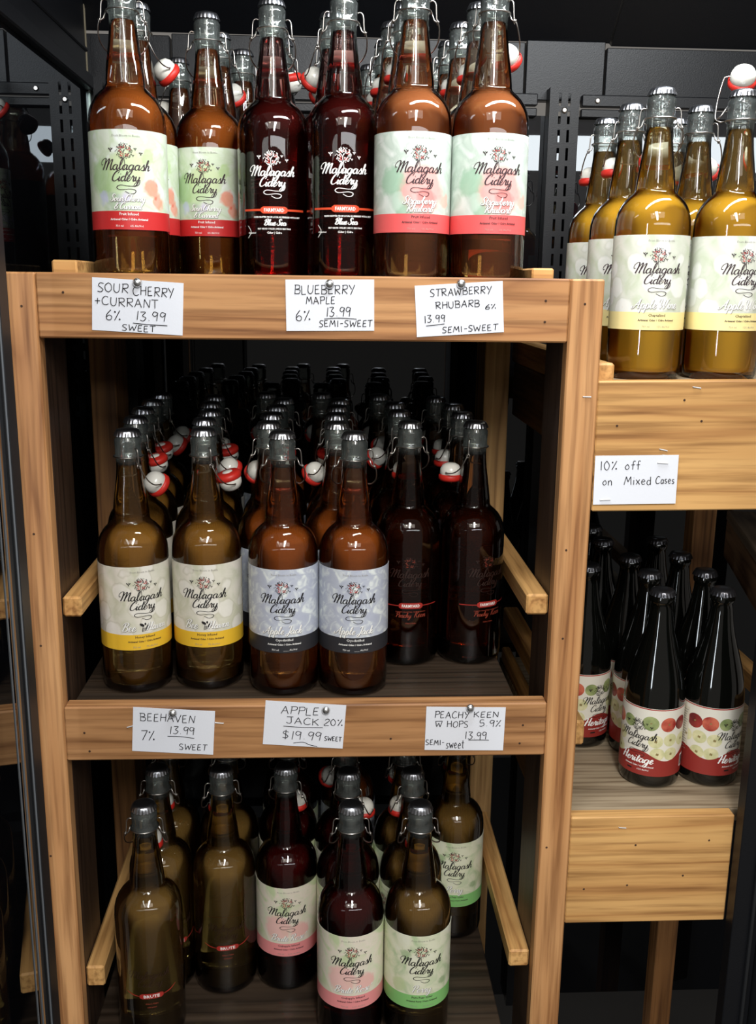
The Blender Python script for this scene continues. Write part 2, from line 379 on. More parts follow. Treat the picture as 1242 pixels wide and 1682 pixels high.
for z, x0, x1 in ((Z_TOP, -0.33, 0.33), (Z_MID, -0.285, 0.256), (Z_LOW, -0.285, 0.256)):
    bx('deck', x0, x1, TH+0.0005 if z > -0.9 else -0.02, SD, z-0.018, z, DECK['X'], sh, 0.001)
    for y in (0.15, 0.45):
        bx('deck_bearer', x0, x1, y, y+0.038, z-0.05, z-0.018, STAIN['X'], sh)
# guard rails along the sides
def guard(name, x0, x1, y0, y1, z0, z1, p, m=None): return bx(name, x0, x1, y0, y1, z0, z1, m or PALE['Y'], p, 0.0025)
guard('side_rail', -HW+0.0003, -0.2685, TH+0.0005, 0.555, -0.398, -0.373, sh)
guard('side_rail', 0.2640, HW-0.0003, TH+0.0005, 0.375, -0.398, -0.372, sh)
guard('side_rail', -HW+0.0003, -0.2675, TH+0.0005, 0.555, -0.907, -0.877, sh)
guard('side_rail', 0.2640, HW-0.0003, TH+0.0005, 0.375, -0.892, -0.867, sh)
bx('side_rail', -0.279, -0.2515, TH+0.001, 0.50, -0.003, 0.0135, PALE['X'], sh, 0.002)
bx('side_rail', 0.252, 0.277, TH+0.001, 0.50, -0.003, 0.0115, PALE['X'], sh, 0.002)
# dark aprons closing the sides lower down
# nail holes and staples
def nail(x, z, p, r=0.0011, y=-0.0002):
    o = obj('nail_hole', lathe([(r*1.3, 0), (r, 0.0003)], 10), HOLE, p, (x-p.location[0], y-p.location[1], z-p.location[2])); o.rotation_euler = (PI/2, 0, 0)
for x, z in ((-0.262, -0.021), (-0.307, -0.036), (-0.268, -0.536), (-0.263, -0.560), (0.264, -0.024), (0.264, -0.047), (0.308, -0.027), (0.303, -0.31), (0.305, -0.42),
             (0.262, -0.532), (0.259, -0.556), (-0.311, -0.29), (-0.312, -0.425), (-0.318, -0.70), (-0.313, -0.95), (0.10, -0.548), (0.30, -0.70)):
    nail(x, z, sh)
def staple(x, z, a, p, y=-0.0004, L=0.009):
    bm = bmesh.new()
    tube_bm([(-L/2, 0.002, 0), (-L/2, -0.0007, 0), (L/2, -0.0007, 0), (L/2, 0.002, 0)], 0.0007, 6, bm)
    o = obj('staple', bm, STAPLEM, p, (x-p.location[0], y-p.location[1], z-p.location[2])); o.rotation_euler = (0, a, 0)
staple(0.3165, -0.1297, 0.02, sh)
staple(-0.2135, -0.528, -0.3, sh, L=0.007); staple(-0.107, -0.5245, 0.1, sh, L=0.010)

# ------------------------------------------------------------------ second shelf unit on the right
rs = empty('display_shelf', (0.45, 0, -1.6)); tag(rs, 'deeper wooden shelf unit with wide pine boards, right of the main shelf', 'shelf')
RX0, RX1 = 0.3300, 0.80
fb = bx('front_board', RX0, RX1, 0.002, 0.021, -0.2610, -0.1095, PALE['X'], rs, 0.0015); fb.rotation_euler = (0, -0.012, 0)
bx('front_board', RX0, 0.5405, 0.002, 0.021, -0.812, -0.660, PALE['X'], rs, 0.0015)
bx('deck', 0.3535, 0.80, 0.0215, 0.55, -0.132, -0.114, DECK['W'], rs, 0.001)
bx('deck', RX0+0.003, 0.70, 0.0215, 0.55, -0.680, -0.662, DECK['W'], rs, 0.001)
bx('leg', RX0+0.004, RX0+0.020, 0.115, 0.155, -1.6, -0.134, STAIN['Z'], rs)
bx('rear_leg', 0.618, 0.655, 0.42, 0.46, -1.6, -0.134, wood('brown_stained_leg', (176, 126, 78), (150, 104, 62), (92, 62, 38), 'Z'), rs)
guard('side_rail', 0.3305, 0.3530, 0.0225, 0.54, -0.132, -0.0935, rs)
guard('side_rail', 0.3305, 0.3560, 0.060, 0.52, -0.590, -0.556, rs)
guard('side_rail', 0.640, 0.665, 0.03, 0.50, -0.585, -0.555, rs)
bx('apron', 0.3305, 0.349, 0.16, 0.52, -0.218, -0.1325, BROWN['Y'], rs)
bx('apron', 0.3305, 0.349, 0.16, 0.52, -0.76, -0.682, BROWN['Y'], rs)
guard('side_rail', 0.3305, 0.345, 0.10, 0.52, -0.655, -0.630, rs)
for x, z in ((0.354, -0.163), (0.452, -0.157), (0.548, -0.154), (0.549, -0.217), (0.43, -0.133)): nail(x, z, rs, y=0.0017)
for x, z in ((0.352, -0.762), (0.408, -0.7575), (0.48, -0.745), (0.51, -0.695), (0.415, -0.70)): nail(x, z, rs, y=0.0017)
for x, z, a in ((0.443, -0.1185, 0.15), (0.410, -0.1905, 0.2), (0.414, -0.197, 0.1), (0.396, -0.6745, 0.1)): staple(x, z, a, rs, y=0.0014)

# low dark table on the far right
dt = empty('dark_shelf', (0.654, 0.381, -1.6), math.radians(-13.6)); tag(dt, 'dark stained wooden shelf with a scuffed top at the right edge', 'shelf')
def dbx(name, x0, x1, y0, y1, z0, z1, m):
    return obj(name, box_bm(x0, x1, y0, y1, z0+1.6, z1+1.6, 0.0015), m, dt)
dbx('top', 0.0, 0.24, -0.36, 0.0, -0.365, -0.350, wood('scuffed_dark_top', (128, 112, 92), (100, 86, 70), (56, 46, 38), 'Y'))
dbx('side_panel', 0.001, 0.017, -0.359, -0.001, -0.425, -0.3655, BROWN['Y'])
dbx('leg', 0.17, 0.21, -0.34, -0.30, -1.6, -0.366, STAIN['Z'])
dbx('leg', 0.19, 0.23, -0.06, -0.02, -1.6, -0.366, STAIN['Z'])

# ------------------------------------------------------------------ lettering: pen strokes turned into flat ribbons
SC = {  # script: (advance, strokes), x-height 1
 'a': (1.2, [[(.88,.8),(.55,1),(.15,.72),(.1,.28),(.38,0),(.72,.25),(.9,.95)], [(.9,.95),(.86,.3),(1.02,0),(1.3,.35)]]),
 'l': (.72, [[(0,.2),(.42,1.1),(.55,1.85),(.38,2.0),(.22,1.5),(.22,.4),(.42,0),(.78,.32)]]),
 'g': (1.2, [[(.88,.8),(.55,1),(.15,.72),(.1,.28),(.38,0),(.72,.25),(.9,.95)], [(.9,.95),(.82,-.3),(.5,-1.0),(.12,-.85),(.4,-.3),(1.3,.3)]]),
 's': (.85, [[(0,.2),(.42,.95),(.52,1.12),(.6,.75),(.78,.35),(.5,0),(.15,.12)], [(.5,0),(.75,.02),(.95,.3)]]),
 'h': (1.08, [[(0,.2),(.42,1.2),(.52,1.9),(.34,1.95),(.2,1.1),(.13,0)], [(.16,.35),(.5,.95),(.75,.85),(.72,.3),(.88,0),(1.15,.32)]]),
 'i': (.6, [[(0,.2),(.26,.95),(.2,.3),(.38,0),(.68,.32)], [(.34,1.35),(.40,1.5)]]),
 'd': (1.2, [[(.88,.8),(.55,1),(.15,.72),(.1,.28),(.38,0),(.72,.25),(.88,.9)], [(1.0,2.0),(.88,.9),(.86,.3),(1.02,0),(1.3,.35)]]),
 'e': (.84, [[(0,.25),(.42,.48),(.66,.82),(.42,1.02),(.14,.62),(.2,.12),(.5,0),(.9,.34)]]),
 'r': (.86, [[(0,.2),(.24,1.0),(.36,1.12),(.42,.9),(.62,.88),(.58,.3),(.74,0),(1.0,.32)]]),
 'y': (1.1, [[(0,.7),(.17,.95),(.18,.35),(.42,.05),(.72,.35),(.9,.95)], [(.9,.95),(.78,-.35),(.45,-1),(.12,-.85),(.4,-.3),(1.2,.25)]]),
 'n': (1.02, [[(0,.7),(.17,.95),(.2,.5),(.13,0)], [(.16,.35),(.5,.95),(.74,.82),(.7,.28),(.86,0),(1.12,.32)]]),
 'u': (1.1, [[(0,.7),(.15,.95),(.15,.3),(.4,0),(.7,.35),(.86,.95)], [(.86,.95),(.8,.25),(.98,0),(1.22,.32)]]),
 't': (.68, [[(0,.2),(.32,1.0),(.44,1.7)], [(.44,1.7),(.25,.45),(.4,0),(.74,.32)], [(.08,1.15),(.78,1.22)]]),
 'v': (.98, [[(0,.7),(.15,.95),(.28,.35),(.42,0),(.74,.4),(.8,.95),(1.08,.82)]]),
 'w': (1.34, [[(0,.7),(.12,.95),(.15,.3),(.35,0),(.6,.4),(.66,.92)], [(.66,.92),(.62,.3),(.85,0),(1.1,.4),(1.16,.95),(1.42,.82)]]),
 'o': (.98, [[(.62,.95),(.22,.85),(.1,.3),(.38,0),(.74,.3),(.7,.8),(.5,.98),(.8,.8),(1.06,.85)]]),
 'p': (1.04, [[(0,.5),(.3,1),(.25,.3),(.12,-1)], [(.2,.5),(.5,1),(.84,.72),(.76,.15),(.42,0),(.24,.15)], [(.42,0),(.8,0),(1.1,.32)]]),
 'b': (.95, [[(0,.2),(.42,1.2),(.5,1.92),(.32,1.92),(.18,.8),(.28,.1),(.6,.05),(.8,.4),(.66,.85),(1.0,.78)]]),
 'k': (1.02, [[(0,.2),(.42,1.2),(.5,1.92),(.32,1.92),(.14,0)], [(.18,.4),(.6,1),(.66,.7),(.28,.5),(.62,.1),(.8,0),(1.08,.32)]]),
 'c': (.84, [[(.75,.8),(.5,1),(.15,.7),(.12,.2),(.4,0),(.9,.34)]]),
 'M': (2.15, [[(-.15,1.0),(-.5,1.0),(-.55,1.6),(-.1,2.1),(.38,2.05),(.34,1.0),(.1,0)], [(.12,.2),(.6,1.5),(1.0,2.05),(1.12,1.9),(1.0,1.0),(.86,0)], [(.9,.2),(1.35,1.5),(1.72,1.95),(1.82,1.75),(1.7,.7),(1.85,0),(2.2,.25)]]),
 'C': (1.2, [[(.95,1.6),(1.15,1.95),(.95,2.15),(.45,1.85),(.05,1.1),(.02,.35),(.35,0),(.8,.08),(1.25,.5)]]),
 'S': (1.15, [[(1.1,1.6),(1.15,2.0),(.8,2.15),(.42,1.8),(.55,1.25),(.85,.75),(.7,.15),(.2,0),(-.15,.3),(0,.65)]]),
 'B': (1.35, [[(.5,1.9),(.32,1.0),(.12,0)], [(-.2,1.4),(.2,2.0),(.8,2.15),(1.15,1.8),(.92,1.3),(.5,1.15),(1.0,1.0),(1.15,.5),(.7,.02),(.1,.08),(-.1,.4)]]),
 'R': (1.45, [[(.5,1.9),(.32,1.0),(.12,0)], [(-.2,1.4),(.2,2.0),(.8,2.15),(1.15,1.8),(.92,1.25),(.5,1.1),(.9,.5),(1.15,0),(1.5,.3)]]),
 'P': (1.15, [[(.5,1.9),(.32,1.0),(.12,0)], [(-.2,1.4),(.2,2.0),(.8,2.15),(1.2,1.75),(.95,1.15),(.5,1.0)]]),
 'A': (1.3, [[(-.5,.5),(-.55,.1),(-.2,0),(.35,.8),(.98,2.1)], [(.98,2.1),(.88,.9),(.95,0),(1.35,.3)], [(.1,.75),(1.15,.85)]]),
 'W': (2.0, [[(-.25,1.5),(-.2,2.0),(.2,2.0),(.2,.8),(.35,0)], [(.35,0),(.8,1.0),(1.05,2.0)], [(1.05,2.0),(1.0,.7),(1.15,0)], [(1.15,0),(1.6,.9),(1.85,2.0),(2.1,2.1)]]),
 'H': (1.45, [[(-.25,1.5),(.05,2.0),(.4,1.95),(.3,.9),(.1,0)], [(1.25,2.1),(1.08,1.0),(1.05,.1),(1.4,.3)], [(0,.8),(.6,1.05),(1.35,1.15)]]),
 'J': (1.05, [[(.3,1.7),(.5,2.05),(1.1,2.1)], [(.95,2.1),(.75,.6),(.45,-.4),(.05,-.45),(.1,0),(1.0,.35)]]),
 'K': (1.35, [[(.42,2.1),(.2,0)], [(1.25,2.1),(.8,1.35),(.32,1.0)], [(.5,1.1),(.85,.35),(1.1,0),(1.45,.3)]]),
 '&': (1.35, [[(1.2,.1),(.35,1.4),(.55,1.95),(.85,1.65),(.4,1.1),(.02,.5),(.3,0),(.8,.2),(1.15,.9)]]),
 ' ': (.55, []),
}
HD = {  # marker capitals, height 1
 'A': (.75, [[(0,0),(.34,1),(.68,0)], [(.12,.36),(.58,.4)]]), 'B': (.66, [[(.05,0),(.05,1)], [(-.05,.98),(.45,.95),(.5,.62),(.1,.5)], [(.1,.5),(.58,.4),(.5,.02),(0,0)]]),
 'C': (.7, [[(.6,.9),(.3,1),(.02,.6),(.1,.1),(.4,0),(.65,.15)]]), 'E': (.6, [[(.5,1),(.08,.96),(.05,0),(.52,.04)], [(.06,.5),(.42,.54)]]),
 'H': (.7, [[(.05,1),(.05,0)], [(.6,1),(.6,0)], [(.05,.5),(.6,.54)]]), 'I': (.3, [[(.15,1),(.15,0)]]), 'J': (.62, [[(0,.98),(.62,1)], [(.4,1),(.42,.2),(.2,0),(-.05,.15)]]),
 'K': (.66, [[(.06,1),(.06,0)], [(.6,1),(.08,.45)], [(.2,.55),(.62,0)]]), 'L': (.55, [[(.06,1),(.04,0),(.5,.03)]]), 'M': (.85, [[(0,0),(.14,1),(.4,.35),(.64,1),(.78,0)]]),
 'N': (.72, [[(.04,0),(.08,1),(.58,.05),(.64,1)]]), 'O': (.72, [[(.35,1),(.04,.7),(.06,.2),(.35,0),(.64,.3),(.6,.8),(.33,1)]]), 'P': (.62, [[(.08,1),(.06,0)], [(-.03,.95),(.5,.98),(.56,.6),(.08,.48)]]),
 'R': (.68, [[(.08,1),(.06,0)], [(-.03,.95),(.5,.98),(.54,.6),(.1,.5)], [(.12,.5),(.62,0)]]), 'S': (.62, [[(.55,.95),(.2,1),(.06,.72),(.3,.5),(.52,.28),(.35,.02),(0,.06)]]),
 'T': (.66, [[(0,.98),(.66,1)], [(.33,1),(.3,0)]]), 'U': (.7, [[(.05,1),(.05,.25),(.3,0),(.56,.25),(.6,1)]]), 'V': (.66, [[(0,1),(.3,0),(.64,1)]]),
 'W': (.95, [[(0,1),(.18,0),(.44,.7),(.66,0),(.9,1)]]), 'X': (.6, [[(0,1),(.6,0)], [(.6,1),(0,0)]]), 'Y': (.66, [[(0,1),(.3,.5)], [(.64,1),(.2,-.12)]]),
 '0': (.62, [[(.3,1),(.04,.6),(.12,.1),(.36,0),(.56,.5),(.3,1)]]), '1': (.3, [[(.16,1),(.14,0)]]), '2': (.6, [[(.04,.8),(.3,1),(.52,.75),(.02,.02),(.55,.02)]]),
 '3': (.6, [[(.02,.98),(.5,.98),(.22,.58),(.54,.35),(.3,0),(0,.08)]]), '5': (.6, [[(.52,1),(.12,.98),(.08,.55),(.45,.55),(.5,.2),(.2,0),(0,.06)]]),
 '6': (.6, [[(.42,1),(.08,.5),(.1,.05),(.4,0),(.52,.3),(.3,.48),(.08,.3)]]), '7': (.6, [[(0,.96),(.54,1),(.2,0)]]), '9': (.58, [[(.5,.9),(.2,1),(.04,.7),(.25,.5),(.5,.75),(.52,.9),(.44,0)]]),
 '%': (.62, [[(.1,.92),(.05,.8),(.16,.8),(.1,.92)], [(.52,1),(.06,0)], [(.5,.2),(.44,.08),(.55,.08),(.5,.2)]]), '.': (.28, [[(.1,.02),(.14,.05)]]), '-': (.5, [[(.05,.5),(.42,.52)]]),
 '+': (.6, [[(0,.5),(.52,.52)], [(.26,.85),(.26,.15)]]), '$': (.62, [[(.55,.8),(.2,.9),(.06,.68),(.3,.5),(.5,.3),(.3,.08),(0,.15)], [(.32,1.05),(.26,-.08)]]), ' ': (.4, []),
 'o': (.5, [[(.25,.6),(.02,.3),(.2,0),(.42,.25),(.25,.6)]]), 'f': (.42, [[(.42,.95),(.2,.9),(.16,0)], [(0,.52),(.36,.56)]]), 'n': (.5, [[(.04,.58),(.05,0)], [(.05,.35),(.25,.6),(.4,.4),(.4,0)]]),
 'i': (.26, [[(.1,.58),(.1,0)], [(.1,.82),(.12,.86)]]), 'x': (.46, [[(0,.58),(.4,0)], [(.4,.58),(0,0)]]), 'e': (.48, [[(.03,.3),(.4,.36),(.22,.6),(.02,.3),(.16,0),(.42,.08)]]),
 'd': (.54, [[(.42,.5),(.15,.55),(.04,.2),(.22,0),(.42,.2)], [(.44,1),(.44,0)]]), 'a': (.5, [[(.4,.5),(.15,.58),(.02,.2),(.2,0),(.4,.25)], [(.42,.58),(.42,0)]]), 's': (.44, [[(.36,.56),(.1,.56),(.1,.34),(.34,.2),(.2,0),(0,.06)]]),
 'w': (.66, [[(0,.58),(.14,0),(.3,.42),(.46,0),(.6,.58)]]), 't': (.42, [[(.2,.9),(.18,.1),(.34,0)], [(0,.6),(.4,.64)]]),
}
class Ink:
    """collects flat print as 2-d polygons in millimetres, later laid on a card or wrapped round a bottle"""
    def __init__(self): self.v = []; self.f = []
    def stroke(self, pts, wd, contrast=0.0, taper=False, sub=5):
        P = catmull(pts, sub); n = len(P); base = len(self.v)
        if n < 2: return
        for i, p in enumerate(P):
            a = P[max(i-1, 0)]; b = P[min(i+1, n-1)]
            dx, dy = b[0]-a[0], b[1]-a[1]; l = math.hypot(dx, dy) or 1e-6
            k = wd*(1-contrast*(1-max(0.0, -dy/l)))
            if taper: k *= 0.35+0.65*math.sin(PI*(i+0.6)/(n+0.2))
            nx, ny = -dy/l*k/2, dx/l*k/2
            self.v += [(p[0]+nx, p[1]+ny), (p[0]-nx, p[1]-ny)]
        for i in range(n-1):
            q = base+2*i; self.f.append((q, q+1, q+3, q+2))
    def poly(self, pts, step=2.5):
        """a convex polygon, cut into narrow upright strips so that it can follow a bottle"""
        x0 = min(p[0] for p in pts); x1 = max(p[0] for p in pts); n = max(1, int(math.ceil((x1-x0)/step)))
        def clip(P, X, keep):
            out = []
            for a, b in zip(P, P[1:]+P[:1]):
                ia = (a[0]-X)*keep >= -1e-9; ib = (b[0]-X)*keep >= -1e-9
                if ia: out.append(a)
                if ia != ib:
                    t = (X-a[0])/(b[0]-a[0]); out.append((X, a[1]+t*(b[1]-a[1])))
            return out
        for k in range(n):
            P = clip(list(pts), x0+(x1-x0)*k/n, 1); P = clip(P, x0+(x1-x0)*(k+1)/n, -1) if len(P) > 2 else P
            if len(P) > 2:
                b = len(self.v); self.v += P; self.f.append(tuple(range(b, b+len(P))))
    def ell(self, x, y, a, b, rot=0.0, n=8):
        c, s = math.cos(rot), math.sin(rot)
        self.poly([(x+a*math.cos(t)*c-b*math.sin(t)*s, y+a*math.cos(t)*s+b*math.sin(t)*c) for t in [2*PI*k/n for k in range(n)]])
    def script(self, text, cx, y, width, wd, shear=0.35, rise=0.0, squash=1.0):
        tot = sum(SC[c][0] for c in text); sc = width/tot; x = 0.0
        for c in text:
            adv, st = SC[c]
            for s in st:
                pts = []
                for px, py in s:
                    X = (x+px+py*shear*0.8)*sc; pts.append((cx-width/2-0.3*sc+X, y+py*sc*squash+rise*X))
                self.stroke(pts, wd, 0.55, sub=4)
            x += adv
    def hand(self, text, x0, x1, y, h, wd, jig=0.0, rnd=None):
        tot = sum(HD[c][0]+0.12 for c in text)-0.12; sc = (x1-x0)/tot; x = 0.0
        for c in text:
            adv, st = HD[c]; jy = (rnd.uniform(-1, 1)*jig*h) if rnd else 0; jx = (rnd.uniform(-0.05, 0.09)) if rnd else 0
            for s in st:
                rough = [(x0+(x+px+py*jx)*sc, y+py*h+jy) for px, py in s]
                straight = len(s) <= 5 and c in 'AEHIKLMNTVWXYFix+17-w%'
                if straight:
                    for p_, q_ in zip(rough, rough[1:]): self.stroke([p_, q_], wd, 0.1)
                else: self.stroke(rough, wd, 0.15, sub=5)
            x += adv+0.12
    def font(self, text, cx, y, h, bold=0.0, width=None):
        cu = bpy.data.curves.new('t', 'FONT'); cu.body = text; cu.size = h*1.35; cu.align_x = 'CENTER'; cu.resolution_u = 1; cu.offset = bold
        ob = bpy.data.objects.new('t', cu); me = bpy.data.meshes.new_from_object(ob)
        b = len(self.v); xs = [v.co.x for v in me.vertices] or [0, 1]
        k = 1.0 if width is None else width/(max(xs)-min(xs))
        self.v += [(cx+v.co.x*k, y+v.co.y) for v in me.vertices]; self.f += [tuple(b+i for i in p.vertices) for p in me.polygons]
        bpy.data.objects.remove(ob); bpy.data.curves.remove(cu); bpy.data.meshes.remove(me)
    def wrap(self, name, R, m, off=0.0006, dx=0.0, dy=0.0):
        me = bpy.data.meshes.new(name); r = R+off; V = []
        for x, y in self.v:
            t = (x+dx)*0.001/R; V.append((r*math.sin(t), -r*math.cos(t), (y+dy)*0.001))
        me.from_pydata(V, [], self.f); me.materials.append(m); return me
    def flat(self, name, m, off=0.0003):
        me = bpy.data.meshes.new(name)
        me.from_pydata([(x*0.001, -off, y*0.001) for x, y in self.v], [], self.f); me.materials.append(m); return me

def emblem(dark, red, top, k=1.0, rs=3, thick=1.0, cx=0.0, fine=1.0):
    """tree, insects, two script words and the flourish; top = height in mm of the top of the label"""
    rnd = random.Random(rs)
    T = top; W1 = 1.05*thick
    dark.stroke([(cx-3.6, T-43), (cx-2.2, T-37), (cx-2.6, T-31), (cx-3.4, T-26), (cx-2.6, T-21)], 0.9*thick, 0.3)
    dark.stroke([(cx-2.6, T-31), (cx-5.5, T-30), (cx-8.5, T-28)], 0.5*thick); dark.stroke([(cx-2.8, T-30), (cx+0.5, T-27), (cx+2.5, T-24)], 0.5*thick)
    dark.stroke([(cx-3.2, T-25), (cx-5, T-22), (cx-7, T-20)], 0.45*thick); dark.stroke([(cx-2.8, T-23), (cx-0.5, T-20), (cx+1, T-18)], 0.45*thick)
    for i in range(150):
        a = rnd.uniform(0, 2*PI); r = rnd.uniform(3.2, 9.0)
        x = cx-2.6+r*math.cos(a)*1.02; y = T-22.5+r*math.sin(a)*0.95
        if y < T-31.5 or (abs(x-cx+2.6) < 1.2 and y < T-22): continue
        tgt = red if (r < 6.8 and rnd.random() < 0.52) else dark
        tgt.ell(x, y, 0.72*thick**0.5, 0.42*thick**0.5, rnd.uniform(0, PI), 6)
    for bx_, by_, s in ((-17.5, 21.5, 1.15), (9.5, 20.5, .75), (15.5, 25, .95), (7.0, 27.5, .6)):
        x = cx+bx_; y = T-by_
        dark.ell(x-1.2*s, y+.9*s, 1.25*s, .6*s, 2.4, 7); dark.ell(x+1.3*s, y+.8*s, 1.3*s, .6*s, .6, 7); dark.ell(x, y-.7*s, .5*s, 1.4*s, .3, 7); dark.ell(x+.2*s, y+1.6*s, .4*s, .5*s, 0, 6)
    dark.script('Malagash', cx, T-42.4, 53*k, W1*1.45)
    dark.script('Cidery', cx-0.5, T-54.2, 30*k, W1*1.45, squash=1.0)
    dark.stroke([(cx+13.5, T-54), (cx+11, T-58.5), (cx+3, T-59.5), (cx-8, T-58.5), (cx-12, T-61), (cx-8, T-63.5), (cx+3, T-62.5), (cx+8.5, T-64), (cx+7, T-67), (cx+2, T-67.5), (cx-3, T-65)], 0.85*W1, 0.35)

# ------------------------------------------------------------------ label artwork
def label_mat(name, cols, band, petals, blob=None, bandh=0.20, scale=3.0):
    """pale watercolour background with a flat band along the bottom; uv in units of 10 cm"""
    m, nt, out = mat(name); L = nt.links.new
    tc = N(nt, 'TexCoord'); sx = N(nt, 'SeparateXYZ'); L(tc.outputs['UV'], sx.inputs[0])
    nz = N(nt, 'TexNoise'); nz.inputs['Scale'].default_value = scale; nz.inputs['Detail'].default_value = 3; nz.inputs['Distortion'].default_value = 1.2
    L(tc.outputs['UV'], nz.inputs['Vector'])
    r = ramp(nt, [(0.32, s2l(cols[0])), (0.5, s2l(cols[1])), (0.66, s2l(cols[2]))]); L(nz.outputs['Fac'], r.inputs[0])
    col = r.outputs[0]
    if blob:
        for (bu, bv, br, bc) in blob:
            vd = N(nt, 'VectorMath', operation='DISTANCE'); vd.inputs[1].default_value = (bu, bv, 0)
            nd = N(nt, 'TexNoise'); nd.inputs['Scale'].default_value = 9; nd.inputs['Detail'].default_value = 2
            L(tc.outputs['UV'], nd.inputs['Vector'])
            ad = N(nt, 'MixRGB', blend_type='ADD'); ad.inputs[0].default_value = 0.12; L(tc.outputs['UV'], ad.inputs[1]); L(nd.outputs['Color'], ad.inputs[2])
            L(ad.outputs[0], vd.inputs[0])
            mr = N(nt, 'MapRange'); mr.inputs['From Min'].default_value = br; mr.inputs['From Max'].default_value = br*0.75; L(vd.outputs['Value'], mr.inputs['Value'])
            mm = N(nt, 'Math', operation='MULTIPLY'); mm.inputs[1].default_value = 0.75; L(mr.outputs[0], mm.inputs[0])
            mx = N(nt, 'MixRGB'); mx.inputs[2].default_value = s2l(bc); L(mm.outputs[0], mx.inputs[0]); L(col, mx.inputs[1]); col = mx.outputs[0]
    if petals:
        nd = N(nt, 'TexNoise'); nd.inputs['Scale'].default_value = 6; L(tc.outputs['UV'], nd.inputs['Vector'])
        ad = N(nt, 'MixRGB', blend_type='ADD'); ad.inputs[0].default_value = 0.10; L(tc.outputs['UV'], ad.inputs[1]); L(nd.outputs['Color'], ad.inputs[2])
        vo = N(nt, 'TexVoronoi', feature='SMOOTH_F1'); vo.inputs['Scale'].default_value = petals[0]; vo.inputs['Smoothness'].default_value = 0.15; L(ad.outputs[0], vo.inputs['Vector'])
        rp = ramp(nt, [(0.0, s2l(petals[2])), (0.10, s2l(petals[1])), (0.42, s2l(petals[1])), (0.50, s2l(petals[3]))]); L(vo.outputs['Distance'], rp.inputs[0])
        rm = ramp(nt, [(0.50, (1, 1, 1, 1)), (0.54, (0, 0, 0, 1))]); L(vo.outputs['Distance'], rm.inputs[0])
        fm = N(nt, 'Math', operation='MULTIPLY'); fm.inputs[1].default_value = petals[4]; L(rm.outputs[0], fm.inputs[0])
        mx = N(nt, 'MixRGB'); L(fm.outputs[0], mx.inputs[0]); L(col, mx.inputs[1]); L(rp.outputs[0], mx.inputs[2]); col = mx.outputs[0]
    lt = N(nt, 'Math', operation='LESS_THAN'); lt.inputs[1].default_value = bandh; L(sx.outputs['Y'], lt.inputs[0])
    mx = N(nt, 'MixRGB'); mx.inputs[2].default_value = s2l(band); L(lt.outputs[0], mx.inputs[0]); L(col, mx.inputs[1])
    b = N(nt, 'BsdfPrincipled'); b.inputs['Roughness'].default_value = 0.42; L(mx.outputs[0], b.inputs['Base Color']); L(b.outputs[0], out.inputs[0])
    return m
def label_mesh(name, R, z0, z1, m, span=170.0, seg=56):
    me = bpy.data.meshes.new(name); V = []; F = []; UV = []
    a = math.radians(span)
    for j, z in enumerate((z0, z1)):
        for i in range(seg+1):
            t = -a+2*a*i/seg; V.append((R*math.sin(t), -R*math.cos(t), z)); UV.append((t*R*10.0, (z-z0)*10.0))
    n = seg+1
    for rr in (0.0003, 0.0):          # inner skin and rims have their own corners, so the outer face keeps clean normals
        for j in range(2):
            for i in range(n):
                t = -a+2*a*i/seg; V.append(((R-rr)*math.sin(t), -(R-rr)*math.cos(t), (z0, z1)[j])); UV.append((t*R*10.0, ((z0, z1)[j]-z0)*10))
    A, B_ = 2*n, 4*n
    for i in range(seg): F.append((i, i+1, n+i+1, n+i))
    for i in range(seg):
        F.append((A+n+i, A+n+i+1, A+i+1, A+i)); F.append((B_+n+i, B_+n+i+1, A+n+i+1, A+n+i)); F.append((A+i, A+i+1, B_+i+1, B_+i))
    F.append((B_, B_+n, A+n, A)); F.append((B_+n-1, A+n-1, A+2*n-1, B_+2*n-1))
    me.from_pydata(V, [], F); uv = me.uv_layers.new(name='UVMap')
    for p in me.polygons:
        p.use_smooth = p.index < seg
        for li, vi in zip(p.loop_indices, p.vertices): uv.data[li].uv = UV[vi]
    me.materials.append(m); return me

BR = 0.0433; LZ0, LZ1 = 0.058, 0.164; LT = LZ1*1000
INKD = simple('label_dark_print', (52, 34, 40), 0.6); INKK = simple('label_black_print', (20, 16, 18), 0.6)
INKW = simple('label_white_print', (244, 244, 240), 0.5); INKS = simple('label_shadow_print', (112, 104, 98), 0.6)
INKR = simple('label_red_print', (206, 84, 78), 0.6); INKG = simple('label_grey_print', (150, 146, 138), 0.6)
INKO = simple('label_orange_print', (222, 76, 40), 0.5); INKRD = simple('label_dull_red_print', (170, 46, 38), 0.5)
INKFD = simple('faint_dark_print', (46, 26, 20), 0.5); INKDR = simple('faint_red_script', (150, 62, 44), 0.5)

